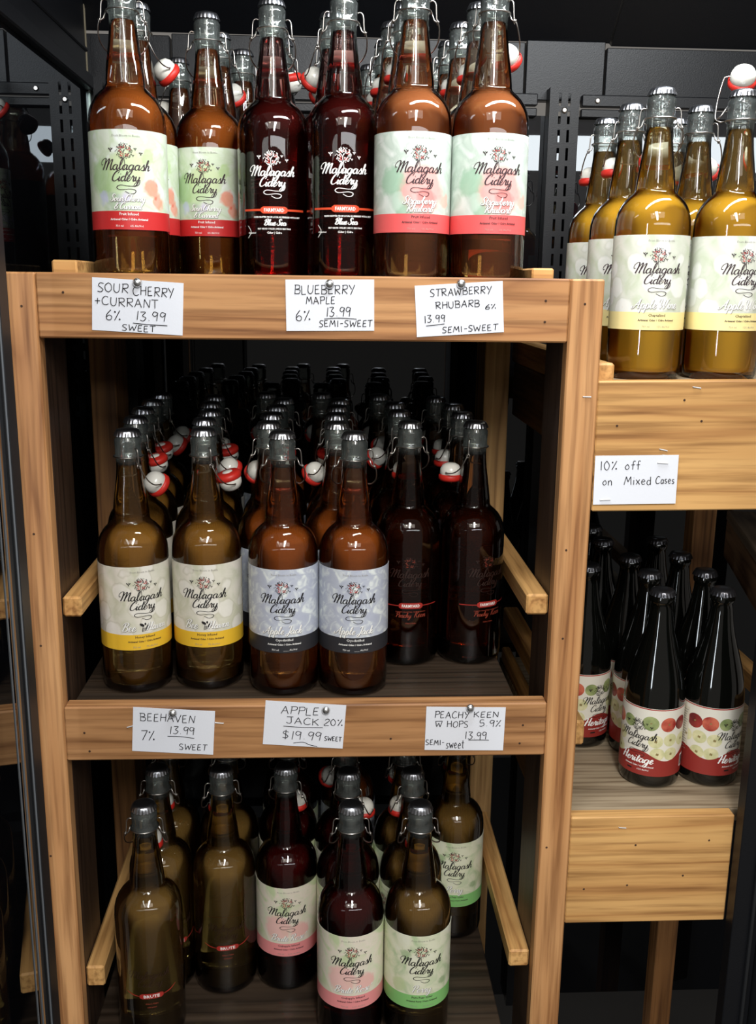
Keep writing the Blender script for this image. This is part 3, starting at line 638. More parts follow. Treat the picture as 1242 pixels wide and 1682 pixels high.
class Kind: pass
def paper_kind(key, cols, band, petals, blob, title, lines, dark=INKD, bandink=INKD, titleink=INKW, bee=False, scale=3.0, shadow=INKS):
    k = Kind(); k.liq = LIQ[key]; k.parts = []
    lm = label_mesh('label_'+key, BR+0.0003, LZ0, LZ1, label_mat('label_paper_'+key, cols, band, petals, blob, scale=scale))
    d, r, wt, sh_, g, bd = Ink(), Ink(), Ink(), Ink(), Ink(), Ink()
    emblem(d, r, LT, rs=3)
    g.font('From Bloom to Bottle', 0, LT-7.6, 2.5)
    if bee:
        for I, tk in ((wt, 0), (sh_, .5)): I.script('Bee', -18, LT-81.5, 16, 1.4+tk); I.script('Haven', 16, LT-81.5, 26, 1.4+tk)
        d.ell(-3.5, LT-74, 3.4, 1.7, 2.5, 9); d.ell(4.0, LT-77, 3.2, 2.2, .8, 9); d.ell(0.5, LT-73, 1.2, 1.6, 0, 8)
        for q in range(4): d.stroke([(-2.6+q*1.2, LT-77-q*.3), (-3.2+q*1.6, LT-83+q*.5)], .8)
    elif len(title) == 2:
        for I, tk in ((wt, 0), (sh_, .5)): I.script(title[0], 0, LT-75.6, 38 if len(title[0]) > 8 else 30, 1.15+tk); I.script(title[1], 0, LT-84, 30, 1.15+tk)
    else:
        wd = {'Apple Wine': 50, 'Apple Jack': 46, 'Brute Rose': 46, 'Perry': 24}[title[0]]
        for I, tk in ((wt, 0), (sh_, .5)):
            I.script(title[0], 0, LT-81.5, wd, 1.4+tk)
            if title[0] == 'Brute Rose': I.stroke([(24.6, LT-76.0), (26.4, LT-73.6)], 1.1)
    bd.font(lines[0], 0, LT-90.6, 3.1, 0.05); bd.font(lines[1], 0, LT-96.0, 2.35, 0.08); 
    bd2 = Ink(); bd2.font(lines[2], 0, LT-103.2, 2.4)
    k.label = lm
    k.prints = [('emblem_print', d.wrap('emblem_print', BR, dark, 0.0007)), ('emblem_leaves', r.wrap('leaf_print', BR, INKR, 0.0007)),
                ('title_shadow', sh_.wrap('title_shadow', BR, shadow, 0.0006, .3, -.3)), ('title_print', wt.wrap('title_print', BR, titleink, 0.0008)),
                ('small_print', g.wrap('small_print', BR, INKG, 0.0007)), ('small_print', bd.wrap('small_print', BR, bandink, 0.0007)), ('small_print', bd2.wrap('small_print', BR, INKG if bandink is INKD else bandink, 0.0007))]
    return k
def bare_kind(key, style):
    k = Kind(); k.liq = LIQ[key]; k.label = None
    d, r, o, s, fr = Ink(), Ink(), Ink(), Ink(), Ink()
    T = LT-1.0
    if style == 'blue':
        emblem(d, r, T-(-4), thick=1.25, rs=3)
        y = T-77
        o.poly([(-16, y-1.2), (-16, y+1.2), (-40, y+1.2), (-40, y-1.2)]); o.poly([(16, y-1.2), (40, y-1.2), (40, y+1.2), (16, y+1.2)])
        o.poly([(-16, y-2.2), (-13, y-4), (13, y-4), (16, y-2.2), (16, y+2.2), (13, y+4), (-13, y+4), (-16, y+2.2)])
        d.font('FARMYARD', 0, y-2.0, 4.2, 0.14, 24)
        d.font('HANDCRAFTED FROM LOCAL BLUEBERRIES WITH A HINT', 4, y-9, 1.9, 0.1, 58)
        s.script('Blue Sea', 2, y-17.5, 26, 1.6); d.font('BEST SERVED CHILLED | MIEUX SERVI FRAIS', 0, y-22.3, 1.8, .08, 40)
        d.font('Cider | Cidre', 0, y-27, 2.4, .1); d.font('6% alc/vol', -28, y-27, 2.0, .08); d.stroke([(-34, y-18), (-29.5, y-25), (-34, y-32)], .8)
        k.prints = [('emblem_print', d.wrap('emblem_print', BR, INKW)), ('emblem_leaves', r.wrap('leaf_print', BR, INKR)), ('ribbon_print', o.wrap('ribbon_print', BR, INKO, .0004)), ('title_print', s.wrap('title_print', BR, INKW, .0008))]
    elif style == 'peach':
        emblem(d, r, T+4, rs=3, thick=.9)
        y = T-77
        o.poly([(-16, y-.6), (-16, y+.6), (-40, y+.6), (-40, y-.6)]); o.poly([(16, y-.6), (40, y-.6), (40, y+.6), (16, y+.6)])
        o.poly([(-16, y-2.2), (-13, y-4), (13, y-4), (16, y-2.2), (16, y+2.2), (13, y+4), (-13, y+4), (-16, y+2.2)])
        fr.font('FARMYARD', 0, y-2.0, 4.2, 0.14, 24)
        s.script('Peachy', -9, y-16, 20, .9); s.script('Keen', 13, y-16, 16, .9)
        s.font('HANDCRAFTED WITH HOPS', 0, y-9, 1.5, .02, 40); s.font('Cider | Cidre', 0, y-25, 2.0, .03)
        k.prints = [('emblem_print', d.wrap('emblem_print', BR, INKFD)), ('emblem_leaves', r.wrap('leaf_print', BR, INKDR)), ('ribbon_print', o.wrap('ribbon_print', BR, INKRD, .0004)), ('ribbon_print', fr.wrap('ribbon_lettering', BR, INKW, .0008)), ('title_print', s.wrap('title_print', BR, INKDR))]
    else:
        d.script('Malagash', 0, T-60, 50, .8); d.script('Cidery', 0, T-72, 30, .8)
        y = T-86
        o.poly([(-15, y-2.4), (-12, y-3.8), (12, y-3.8), (15, y-2.0), (15, y+2.4), (12, y+3.8), (-12, y+3.8), (-15, y+2.0)])
        o.stroke([(-15, y), (-24, y+1.4), (-33, y+4.5)], 1.4, 0, True); o.stroke([(15, y), (24, y+1.8), (33, y+6.5)], 1.4, 0, True)
        fr.font('BRUTE', 0, y-2.1, 4.4, 0.14, 20)
        s.font('Cider | Cidre', 0, y-12, 2.2, .05); s.font('6.5% alc/vol', 0, y-17, 1.8, .05)
        k.prints = [('emblem_print', d.wrap('emblem_print', BR, INKFD)), ('ribbon_print', o.wrap('ribbon_print', BR, INKRD, .0004)), ('ribbon_print', fr.wrap('ribbon_lettering', BR, INKW, .0008)), ('small_print', s.wrap('small_print', BR, INKDR))]
    return k
A3 = 'Artisanal Cider / Cidre Artisanal'
KINDS = {
 'cherry': paper_kind('cherry', [(230, 234, 230), (200, 214, 184), (216, 224, 206)], (196, 44, 44), None,
    [(-0.22, .62, .22, (158, 192, 128)), (.05, .72, .24, (196, 212, 158)), (-.10, .36, .14, (168, 190, 160)), (-.24, .40, .10, (190, 196, 222)), (.34, .52, .13, (232, 130, 104)), (.42, .36, .12, (236, 140, 110)), (.02, .40, .10, (206, 196, 226)), (.30, .84, .12, (178, 206, 140)), (.26, .58, .05, (226, 112, 90)), (.36, .66, .055, (232, 124, 96)), (.30, .44, .05, (222, 100, 84)), (.44, .56, .05, (230, 120, 92)), (.38, .42, .05, (224, 104, 84)), (-.02, .58, .16, (190, 214, 168))],
    ['Sour Cherry', '& Currant'], ['Fruit Infused', A3, '750 ml        6% Alc/Vol'], bandink=INKW),
 'straw': paper_kind('straw', [(214, 224, 214), (190, 204, 192), (226, 232, 226)], (232, 96, 96), None,
    [(.06, .52, .30, (236, 150, 146)), (.12, .40, .16, (230, 128, 124)), (-.12, .30, .12, (150, 186, 158)), (-.28, .60, .18, (150, 190, 160)), (-.20, .40, .12, (186, 210, 192)), (.38, .40, .12, (240, 176, 160)), (.34, .80, .12, (196, 222, 200))],
    ['Strawberry', 'Rhubarb'], ['Fruit Infused', A3, '750 ml        6% Alc/Vol']),
 'wine': paper_kind('wine', [(190, 200, 172), (208, 212, 196), (220, 220, 208)], (246, 228, 160), (3.9, (240, 240, 236), (232, 190, 160), (204, 206, 192), .6), None,
    ['Apple Wine'], ['Chaptalized', A3, '750 ml        12% Alc/Vol']),
 'bee': paper_kind('bee', [(198, 198, 172), (216, 213, 196), (228, 221, 208)], (232, 186, 52), (3.9, (238, 234, 226), (226, 180, 156), (196, 192, 172), .6), None,
    ['Bee Haven'], ['Honey Infused', A3, '750 ml        7% Alc/Vol'], dark=INKK, bee=True),
 'jack': paper_kind('jack', [(226, 232, 230), (186, 192, 204), (178, 184, 200)], (44, 44, 48), None, None,
    ['Apple Jack'], ['Cryodistilled', A3, '750 ml      ____ Alc/Vol'], dark=INKK, bandink=INKW, scale=7.0),
 'rose': paper_kind('rose', [(214, 222, 190), (232, 222, 206), (200, 214, 170)], (236, 148, 148), None,
    [(-.10, .50, .22, (240, 184, 180)), (.22, .44, .16, (240, 176, 172)), (.0, .80, .14, (190, 208, 160))],
    ['Brute Rose'], ['Crabapple Infused', A3, '750 ml      6.2% Alc/Vol'], dark=INKK),
 'perry': paper_kind('perry', [(182, 204, 160), (226, 228, 200), (232, 234, 212)], (134, 196, 116), None,
    [(.34, .40, .10, (150, 176, 130)), (-.16, .84, .10, (160, 186, 140)), (-.26, .38, .13, (196, 212, 160)), (.16, .30, .10, (206, 210, 180))],
    ['Perry'], ['Pure Pear Cider', 'Artisanal Perry / Poire Artisanal', '750 ml        6% Alc/Vol'], dark=INKK),
 'blue': bare_kind('blue', 'blue'), 'peach': bare_kind('peach', 'peach'), 'brute': bare_kind('brute', 'brute'),
}

# ------------------------------------------------------------------ bottle meshes
GP = [(.012, .007), (.026, .005), (.034, .0006), (.0395, .0008), (.0424, .005), (.0433, .012), (.0433, .160), (.0432, .168), (.0426, .176), (.0409, .184), (.0382, .1905), (.0344, .1965), (.0300, .2012), (.0262, .2045), (.0238, .2066),
      (.0228, .2085), (.0224, .2105), (.0223, .213), (.0216, .220), (.0205, .229), (.0191, .239), (.0176, .249), (.0163, .259), (.0154, .268), (.0150, .276), (.0150, .2840), (.0166, .2855), (.0168, .2880), (.0157, .2900), (.0158, .298), (.0162, .303), (.0162, .3075), (.0140, .3105), (.0136, .316)]
gb = lathe(GP, 48, True, False)
ib = lathe([(.0126, .2775), (.0124, .300), (.0118, .314)], 32, False, False)
tmp_ = bpy.data.meshes.new('inner_wall'); ib.to_mesh(tmp_); ib.free(); gb.from_mesh(tmp_); bpy.data.meshes.remove(tmp_)
ME_GLASS = from_bm('bottle_glass', gb, GLASS)
LP = [(.012, .010), (.030, .0085), (.0385, .0095), (.0408, .016), (.0408, .160), (.0407, .168), (.0401, .175), (.0385, .182), (.0359, .188), (.0322, .1937), (.0280, .198), (.0244, .2010), (.0215, .2035), (.0202, .207), (.0197, .213), (.0190, .220), (.0179, .229), (.0165, .239), (.0150, .249), (.0138, .259), (.0129, .268), (.0125, .277)]
lq = lathe(LP, 48)
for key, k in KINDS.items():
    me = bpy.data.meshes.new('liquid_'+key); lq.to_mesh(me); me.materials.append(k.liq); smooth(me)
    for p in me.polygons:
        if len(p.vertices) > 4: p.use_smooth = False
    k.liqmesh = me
def cap_bm():
    bm = bmesh.new(); seg = 84; rings = []
    for r, z, a in ((.0030, .3205, 0), (.0100, .3203, 0), (.0132, .3192, 0), (.0145, .3172, .0), (.0152, .3148, .0004), (.0160, .3118, .0009)):
        rings.append([bm.verts.new(((r+a*math.cos(21*t))*math.cos(t), (r+a*math.cos(21*t))*math.sin(t), z)) for t in [2*PI*k/seg for k in range(seg)]])
    for a, b in zip(rings, rings[1:]):
        for k in range(seg): bm.faces.new((b[k], b[(k+1) % seg], a[(k+1) % seg], a[k]))
    bm.faces.new(rings[0]); return bm
ME_CAP = from_bm('crown_cap', cap_bm(), CAPM)
def bail_bm():
    bm = bmesh.new(); R = 0.00085
    tube_bm([(.0176*math.cos(t), .0176*math.sin(t), .2868) for t in [2*PI*k/28 for k in range(28)]], R, 6, bm, True)
    for s in (-1, 1):
        tube_bm(catmull([(s*.0160, 0, .2975), (s*.0190, 0, .2985), (s*.0222, 0, .2955), (s*.0232, 0, .286), (s*.0238, 0, .2775)], 3), R, 6, bm)
        tube_bm([(s*.0180, 0, .2868), (s*.0205, 0, .279), (s*.0238, 0, .2768), (s*.0268, 0, .2775)], R*1.1, 6, bm)
        tube_bm([(s*.0245, .0024*math.cos(t), .277+.0024*math.sin(t)) for t in [2*PI*k/10 for k in range(10)]], R*.9, 5, bm, True)
        tube_bm(catmull([(s*.0248, 0, .2785), (s*.0272, .003, .270), (s*.0268, .010, .259), (s*.0225, .020, .252), (s*.0182, .029, .250), (s*.0165, .034, .250), (s*.0100, .034, .250)], 4), R, 6, bm)
    return bm
ME_BAIL = from_bm('wire_bail', bail_bm(), DULLSTEEL)
def bail_up_bm():
    bm = bmesh.new(); R = 0.00085
    tube_bm([(.0176*math.cos(t), .0176*math.sin(t), .2868) for t in [2*PI*k/28 for k in range(28)]], R, 6, bm, True)
    for s in (-1, 1):
        tube_bm([(s*.0165, 0, .302), (s*.0220, 0, .2935), (s*.0262, 0, .2895)], R*1.1, 6, bm)
        tube_bm([(s*.0180, 0, .2868), (s*.0225, 0, .286), (s*.0262, 0, .2875)], R*1.1, 6, bm)
        tube_bm(catmull([(s*.0262, .0, .2875), (s*.0285, .004, .292), (s*.0265, .012, .312), (s*.0215, .018, .334), (s*.0185, .019, .338), (s*.0100, .019, .3385)], 4), R, 6, bm)
    return bm
ME_BAILUP = from_bm('wire_bail_raised', bail_up_bm(), DULLSTEEL)
ME_STOP = from_bm('stopper', lathe([(.001, -.0150), (.0055, -.0146), (.0075, -.0125), (.0078, -.0110), (.0110, -.0090), (.0132, -.0060), (.0146, -.0030), (.0140, .0030), (.0112, .0080), (.0065, .0106), (.001, .0110)], 24), CERAM)
ME_GASK = from_bm('gasket', lathe([(.0080, -.0135), (.0140, -.0128), (.0162, -.0100), (.0160, -.0055), (.0140, -.0038)], 24), GASKET)
ME_RISE = ME_STOP
def bottle(kind, x, y, z, label, lrot=0.0, brot=0.0, style='down', group=None, H=0.32):
    k = KINDS[kind]; o = tag(empty('cider_bottle', (x, y, z)), label, 'bottle', group)
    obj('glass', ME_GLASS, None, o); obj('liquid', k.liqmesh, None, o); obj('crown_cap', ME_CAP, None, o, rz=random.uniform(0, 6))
    a = math.radians(brot)
    if style != 'none':
        obj('wire_bail', ME_BAILUP if style == 'up' else ME_BAIL, None, o, rz=a)
        if style == 'up': pos = Vector((0, .019, .3445))
        else: pos = Vector((0, .034, .256))
        pos = Matrix.Rotation(a, 3, 'Z') @ pos
        st = obj('stopper', ME_STOP, None, o, pos, a); obj('gasket', ME_GASK, None, st)
        if style == 'flip': st.rotation_euler = (PI+0.3, 0, a)
        elif style == 'tilt': st.rotation_euler = (0.9, 0, a)
        elif style == 'up': st.rotation_euler = (0.8, 0, a)
    r = math.radians(lrot)
    if k.label:
        lb = obj('label', k.label, None, o, rz=r)
        for nm, me in k.prints: obj(nm, me, None, lb)
    else:
        for nm, me in k.prints: obj(nm, me, None, o, rz=r)
    return o
ORD = ['front', 'second', 'third', 'fourth', 'fifth', 'sixth', 'seventh']
for me_ in [ME_GLASS, ME_CAP, ME_BAIL, ME_BAILUP]+[k.liqmesh for k in KINDS.values()]:
    for v_ in me_.vertices:
        if v_.co.z > 0.018: v_.co.z += 0.006
# ---- top shelf
ZT = Z_TOP
D = {'cherry': 'amber bottle, green and red label', 'blue': 'dark red bottle, white print', 'straw': 'orange bottle, pink banded label',
     'wine': 'yellow bottle, floral cream label', 'bee': 'golden bottle, yellow banded label', 'jack': 'orange-brown bottle, grey label',
     'peach': 'dark brown bottle, red ribbon print', 'brute': 'pale gold bottle, red ribbon print', 'rose': 'dark red bottle, pink label', 'perry': 'straw-coloured bottle, green label'}
PLAN = []
def flush():
    """nudge bottles of one deck apart until none touch, then stand them there; the front ones hardly move"""
    P = [[x, y, 0.06 if q+pl[9] == 0 else 1.0, pl[8]] for pl in PLAN for q, (x, y) in enumerate(pl[1])]
    for it in range(400):
        for i in range(len(P)):
            for j in range(i):
                a, b = P[i], P[j]; dx, dy = a[0]-b[0], a[1]-b[1]; d = math.hypot(dx, dy)
                if d < 0.0872:
                    k = (0.0873-d)/d/(a[2]+b[2]); a[0] += dx*k*a[2]; a[1] += dy*k*a[2]; b[0] -= dx*k*b[2]; b[1] -= dy*k*b[2]
        for p in P: p[1] = min(p[1], 0.506); p[0] = max(p[3][0], min(p[3][1], p[0]))
    n = 0
    for pl in PLAN:
        pts = [(p[0], p[1]) for p in P[n:n+len(pl[1])]]; n += len(pts); stand(pl[0], pts, *pl[2:8], start=pl[9])
    PLAN.clear()
def put(kind, pts, z, where, group, rots=None, brots=None, styles=None, start=0, xr=(-0.245, 0.2195)):
    PLAN.append((kind, pts, z, where, group, rots, brots, styles, xr, start))
def stand(kind, pts, z, where, group, rots=None, brots=None, styles=None, start=0):
    for i, (x, y) in enumerate(pts):
        q = i+start
        if isinstance(where, list): bottle(kind, x, y, z, where[i], rots[i], brots[i], styles[i], group); continue
        pos = 'front' if q == 0 else ORD[q]+' from front'
        bottle(kind, x, y, z, '%s, %s %s' % (D[kind], pos, where), rots[i] if rots and i < len(rots) else random.uniform(-25, 25),
               brots[i] if brots and i < len(brots) else random.uniform(-50, 50), styles[i] if styles and i < len(styles) else random.choice(['down', 'tilt', 'flip']), group)
G1 = 'cider bottles on the top shelf'
put('cherry', [(-.205, .100), (-.196, .202)], ZT, 'at left end of top shelf', G1, [8, 20], [8, -55], ['down', 'tilt'])
put('cherry', [(-.200, .490)], ZT, ['dark-necked bottle alone far back beside left upright, top shelf'], G1, [-62], [50], ['tilt'], 4)
put('cherry', [(-.127, .233), (-.108, .335), (-.100, .428)], ZT, 'in second column of top shelf', G1, [-2, 30, 10], [3, -25, -30], ['down', 'tilt', 'tilt'])
put('blue', [(-.043, .165), (-.046, .262), (-.050, .352)], ZT, 'in third column of top shelf', G1, [3, 8, 0], [0, -35, 20], ['down', 'flip', 'tilt'])
put('blue', [(.042, .125), (.036, .222), (.024, .312)], ZT, 'in fourth column of top shelf', G1, [3, 0, 0], [2, 40, 25], ['down', 'tilt', 'tilt'])
put('straw', [(.119, .070), (.112, .160), (.099, .250), (.093, .345), (.087, .515)], ZT, 'in fifth column of top shelf', G1, [9, 10, 0, 0, 0], [0, 15, 20, 20, 10], ['down', 'down', 'down', 'down', 'down'])
put('straw', [(.2065, .070), (.194, .159), (.190, .249), (.184, .345), (.184, .455)], ZT, 'in sixth column of top shelf', G1, [8, 5, 0, 0, 0], [-35, 10, 12, 15, 10], ['tilt', 'down', 'down', 'down', 'down'])
flush()
# ---- middle shelf
G2 = 'cider bottles on the middle shelf'; ZM = Z_MID
put('bee', [(-.219, .091), (-.231, .205), (-.2385, .300), (-.242, .395), (-.243, .487)], ZM, 'in leftmost column of middle shelf', G2, [25, 0, 0, 0, 0], [-50, -40, -40, -60, -50], ['tilt', 'flip', 'flip', 'tilt', 'tilt'])
put('bee', [(-.129, .100), (-.139, .193), (-.142, .283), (-.152, .372), (-.156, .462)], ZM, 'in second column of middle shelf', G2, [4, 0, 0, 0, 0], [-62, -55, -40, -20, 10], ['flip', 'tilt', 'flip', 'down', 'tilt'])
put('jack', [(-.032, .079), (-.053, .1645), (-.0535, .254), (-.051, .343), (-.051, .432), (-.072, .519)], ZM, 'in third column of middle shelf', G2, [3, 0, 0, 0, 0, 0], [0, 30, -30, 10, 0, 20], ['down', 'tilt', 'flip', 'down', 'tilt', 'tilt'])
put('jack', [(.0555, .076), (.035, .1630), (.0345, .251), (.037, .340), (.038, .429), (.016, .517)], ZM, 'in fourth column of middle shelf', G2, [2, 0, 0, 0, 0, 0], [0, 55, 20, 10, 0, 20], ['down', 'tilt', 'flip', 'down', 'tilt', 'tilt'])
put('peach', [(.1315, .173), (.1245, .288), (.1250, .380), (.1060, .487)], ZM, 'in fifth column of middle shelf', G2, [3, 0, 0, 0], [8, 60, 30, 20], ['down', 'tilt', 'tilt', 'tilt'])
put('peach', [(.2170, .176), (.2125, .272), (.2120, .366), (.1965, .464)], ZM, 'in rightmost column of middle shelf', G2, [26, 20, 0, 0], [60, 35, 20, 10], ['down', 'down', 'down', 'down'])
flush()
# ---- bottom shelf
G3 = 'cider bottles on the bottom shelf'; ZL = Z_LOW
put('brute', [(-.209, .035), (-.202, .130), (-.204, .230)], ZL, 'in leftmost column of bottom shelf', G3, [10, 35, 0], [0, 0, 20], ['down', 'down', 'tilt'])
put('brute', [(-.121, .125), (-.113, .222)], ZL, 'in second column of bottom shelf', G3, [10, 20], [12, 20], ['down', 'down'])
put('rose', [(-.0345, .130), (-.036, .222), (-.036, .315)], ZL, 'in third column of bottom shelf', G3, [5, 0, 0], [-22, 0, 0], ['down', 'down', 'down'])
put('rose', [(.053, .026), (.048, .115), (.042, .205)], ZL, 'in fourth column of bottom shelf', G3, [4, -30, 0], [0, -40, 35], ['down', 'down', 'tilt'])
put('perry', [(.141, .024), (.1355, .113)], ZL, 'in fifth column of bottom shelf', G3, [5, -60], [0, 25], ['down', 'down'])
put('jack', [(.055, .330)], ZL, ['orange bottle deep behind the pink labelled column, bottom shelf'], G3, [90], [0], ['none'], 4)
put('perry', [(.132, .203)], ZL, ['straw-coloured bottle, third from front in fifth column of bottom shelf'], G3, [170], [10], ['down'], 2)
put('perry', [(.2155, .232)], ZL, ['straw-coloured bottle, green label, alone at right end of bottom shelf'], G3, [-4], [0], ['down'], 0)
flush()
# ---- right unit, upper deck
G4 = 'pale yellow bottles on the right shelf unit'; ZW = -0.114
put('wine', [(.402, .075), (.399, .178), (.397, .285)], ZW, 'in left column of right unit', G4, [-2, -8, -8], [-10, 15, 15], ['tilt', 'down', 'down'], xr=(0.397, 0.7))
put('wine', [(.4965, .076), (.487, .180), (.489, .275)], ZW, 'in right column of right unit', G4, [8, 0, 0], [-15, -40, 0], ['up', 'tilt', 'tilt'], xr=(0.39, 0.7))
flush()
# ---- right unit, lower deck: dark bottles
HRR = 0.0400
HP = [(.014, .010), (.028, .002), (.0355, .0005), (.0392, .004), (.0400, .010), (.0400, .116), (.0393, .130), (.0372, .145), (.0336, .161), (.0290, .177), (.0240, .194), (.0196, .210), (.0164, .226), (.0143, .241), (.0136, .250), (.0152, .2515), (.0158, .2545), (.0158, .2575), (.0146, .260), (.0136, .266)]
ME_HB = from_bm('dark_bottle', lathe(HP, 48, True, True), DARKGLASS)
capb = cap_bm()
for v in capb.verts: v.co.z -= 0.051; v.co.x *= 1.06; v.co.y *= 1.06
ME_HCAP = from_bm('dark_crown_cap', capb, CAPTOP)
def heritage_mat():
    m, nt, out = mat('apple_label_paper'); L = nt.links.new
    tc = N(nt, 'TexCoord'); sx = N(nt, 'SeparateXYZ'); L(tc.outputs['UV'], sx.inputs[0])
    # wavy red band: height = a + b*sin(c*u)
    mu_ = N(nt, 'Math', operation='MULTIPLY'); mu_.inputs[1].default_value = 8.2; L(sx.outputs['X'], mu_.inputs[0])
    co = N(nt, 'Math', operation='COSINE'); L(mu_.outputs[0], co.inputs[0])
    ma = N(nt, 'Math', operation='MULTIPLY_ADD'); ma.inputs[1].default_value = 0.065; ma.inputs[2].default_value = 0.285; L(co.outputs[0], ma.inputs[0])
    lt = N(nt, 'Math', operation='LESS_THAN'); L(sx.outputs['Y'], lt.inputs[0]); L(ma.outputs[0], lt.inputs[1])
    gt = N(nt, 'Math', operation='GREATER_THAN'); gt.inputs[1].default_value = 0.940; L(sx.outputs['Y'], gt.inputs[0])
    gt2 = N(nt, 'Math', operation='LESS_THAN'); gt2.inputs[1].default_value = 0.955; L(sx.outputs['Y'], gt2.inputs[0])
    an = N(nt, 'Math', operation='MULTIPLY'); L(gt.outputs[0], an.inputs[0]); L(gt2.outputs[0], an.inputs[1])
    mxv = N(nt, 'Math', operation='MAXIMUM'); L(lt.outputs[0], mxv.inputs[0]); L(an.outputs[0], mxv.inputs[1])
    mx = N(nt, 'MixRGB'); mx.inputs[1].default_value = s2l((226, 222, 208)); mx.inputs[2].default_value = s2l((166, 44, 38)); L(mxv.outputs[0], mx.inputs[0])
    b = N(nt, 'BsdfPrincipled'); b.inputs['Roughness'].default_value = 0.4; L(mx.outputs[0], b.inputs['Base Color']); L(b.outputs[0], out.inputs[0]); return m
HZ0, HZ1 = 0.019, 0.115; HT = HZ1*1000
ME_HL = label_mesh('apple_label', HRR+0.0003, HZ0, HZ1, heritage_mat(), span=176)
def hz(i): return HRR
hk, hw, hdrk = Ink(), Ink(), Ink()
for sx_ in (-1, 1):
    base = 36*sx_
emb_r = Ink(); emblem(hk, emb_r, HT-2, k=.92, rs=3, thick=.85)
hw.script('Heritage', 0, HT-78.0, 44, 2.0, rise=0.0)
hw.font('Artisanal Cider / Cidre Artisanal', 2, HT-84.0, 2.2, .07); hw.font('6.2% Alc/Vol', 8, HT-89, 2.2, .05)
hdrk.poly([(-14, HT-90), (-7, HT-90), (-7, HT-88), (-14, HT-88)])
hband = Ink()
for q in range(-60, 60):
    u0, u1 = q*2.1, (q+1)*2.1
    if abs(u0) > 122: continue
    f_ = lambda u: 1000*HZ0+(0.285+0.065*math.cos(u*0.082))*100
    b_ = len(hband.v); hband.v += [(u0, 1000*HZ0), (u1, 1000*HZ0), (u1, f_(u1)), (u0, f_(u0))]; hband.f.append((b_, b_+1, b_+2, b_+3))
FR = []
def apple(x, y, r, kind):
    I = Ink(); I.ell(x, y, r*1.04, r*.96, 0, 22); J = Ink()
    if kind == 'slice': J.ell(x, y, 1.0, 2.4, .5, 6); J.ell(x, y, 1.0, 2.4, 2.2, 6); J.ell(x, y, 1.0, 2.2, 1.3, 6)
    else: J.ell(x+.5, y+.5, 1.6, 1.1, .4, 8)
    FR.append((kind, I, J))
apple(14, HT-21, 10.5, 'green'); apple(-16, HT-23, 9.0, 'green'); apple(-37, HT-23, 10.5, 'red'); apple(38, HT-22, 10.5, 'red'); apple(-58, HT-23, 10.5, 'dark'); apple(59, HT-22, 10, 'dark')
for x, y in ((22, 46), (42, 44), (-30, 46), (-50, 44), (25, 64), (44, 64), (-33, 66), (-52, 66), (62, 46), (-70, 46)): apple(x, HT-y, 9.4, 'slice')
bcode = Ink(); bcode.poly([(64, HT-88), (76, HT-88), (76, HT-70), (64, HT-70)])
bars = Ink()
for q in range(8): bars.poly([(65+q*1.35, HT-86), (65.6+q*1.35+(q % 3)*.25, HT-86), (65.6+q*1.35+(q % 3)*.25, HT-72), (65+q*1.35, HT-72)])
txt = Ink(); txt.poly([(-79, HT-74), (-67, HT-74), (-67, HT-8), (-79, HT-8)])
txl = Ink()
for q in range(17): txl.poly([(-77.5, HT-12-q*3.5), (-69-(q % 4), HT-12-q*3.5), (-69-(q % 4), HT-13-q*3.5), (-77.5, HT-13-q*3.5)])
def fruit_mat(name, a, b, sc=60):
    m, nt, out = mat(name); L = nt.links.new
    tc = N(nt, 'TexCoord'); nz = N(nt, 'TexNoise'); nz.inputs['Scale'].default_value = sc; nz.inputs['Detail'].default_value = 3; L(tc.outputs['Object'], nz.inputs['Vector'])
    r = ramp(nt, [(0.36, s2l(a)), (0.64, s2l(b))]); L(nz.outputs['Fac'], r.inputs[0])
    bb = N(nt, 'BsdfPrincipled'); bb.inputs['Roughness'].default_value = .4; L(r.outputs[0], bb.inputs['Base Color']); L(bb.outputs[0], out.inputs[0]); return m
FM = {'red': fruit_mat('red_apple_print', (150, 40, 36), (206, 110, 84)), 'dark': fruit_mat('dark_apple_print', (100, 24, 28), (160, 56, 50)), 'green': fruit_mat('green_apple_print', (122, 138, 86), (170, 178, 122)), 'slice': fruit_mat('apple_slice_print', (196, 196, 146), (222, 216, 172), 90)}
CORE = simple('apple_core_print', (140, 124, 76), .5)
HPR = []
for kd, I_, J_ in FR:
    HPR.append(('slice_print' if kd == 'slice' else 'apple_print', I_.wrap(kd+'_fruit_print', HRR, FM[kd], .0004)))
    HPR.append(('core_print', J_.wrap('core_print', HRR, CORE, .0006)))
HPR += [('band_print', hband.wrap('band_print', HRR, simple('red_band_print', (142, 44, 38), .45), .0008)),
       ('emblem_print', hk.wrap('emblem_print', HRR, INKK, .0011)), ('emblem_leaves', emb_r.wrap('leaf_print', HRR, INKK, .0009)),
       ('title_print', hw.wrap('title_print', HRR, INKW, .0011)), ('small_print', hdrk.wrap('small_print', HRR, INKK, .0011)),
       ('barcode_print', bcode.wrap('barcode_print', HRR, INKW, .0010)), ('barcode_print', bars.wrap('barcode_bars', HRR, INKK, .0013)),
       ('small_print', txt.wrap('text_panel_print', HRR, simple('cream_panel', (214, 206, 188), .5), .0006)), ('small_print', txl.wrap('text_lines_print', HRR, INKG, .0008))]
G5 = 'dark bottles on the lower right shelf'
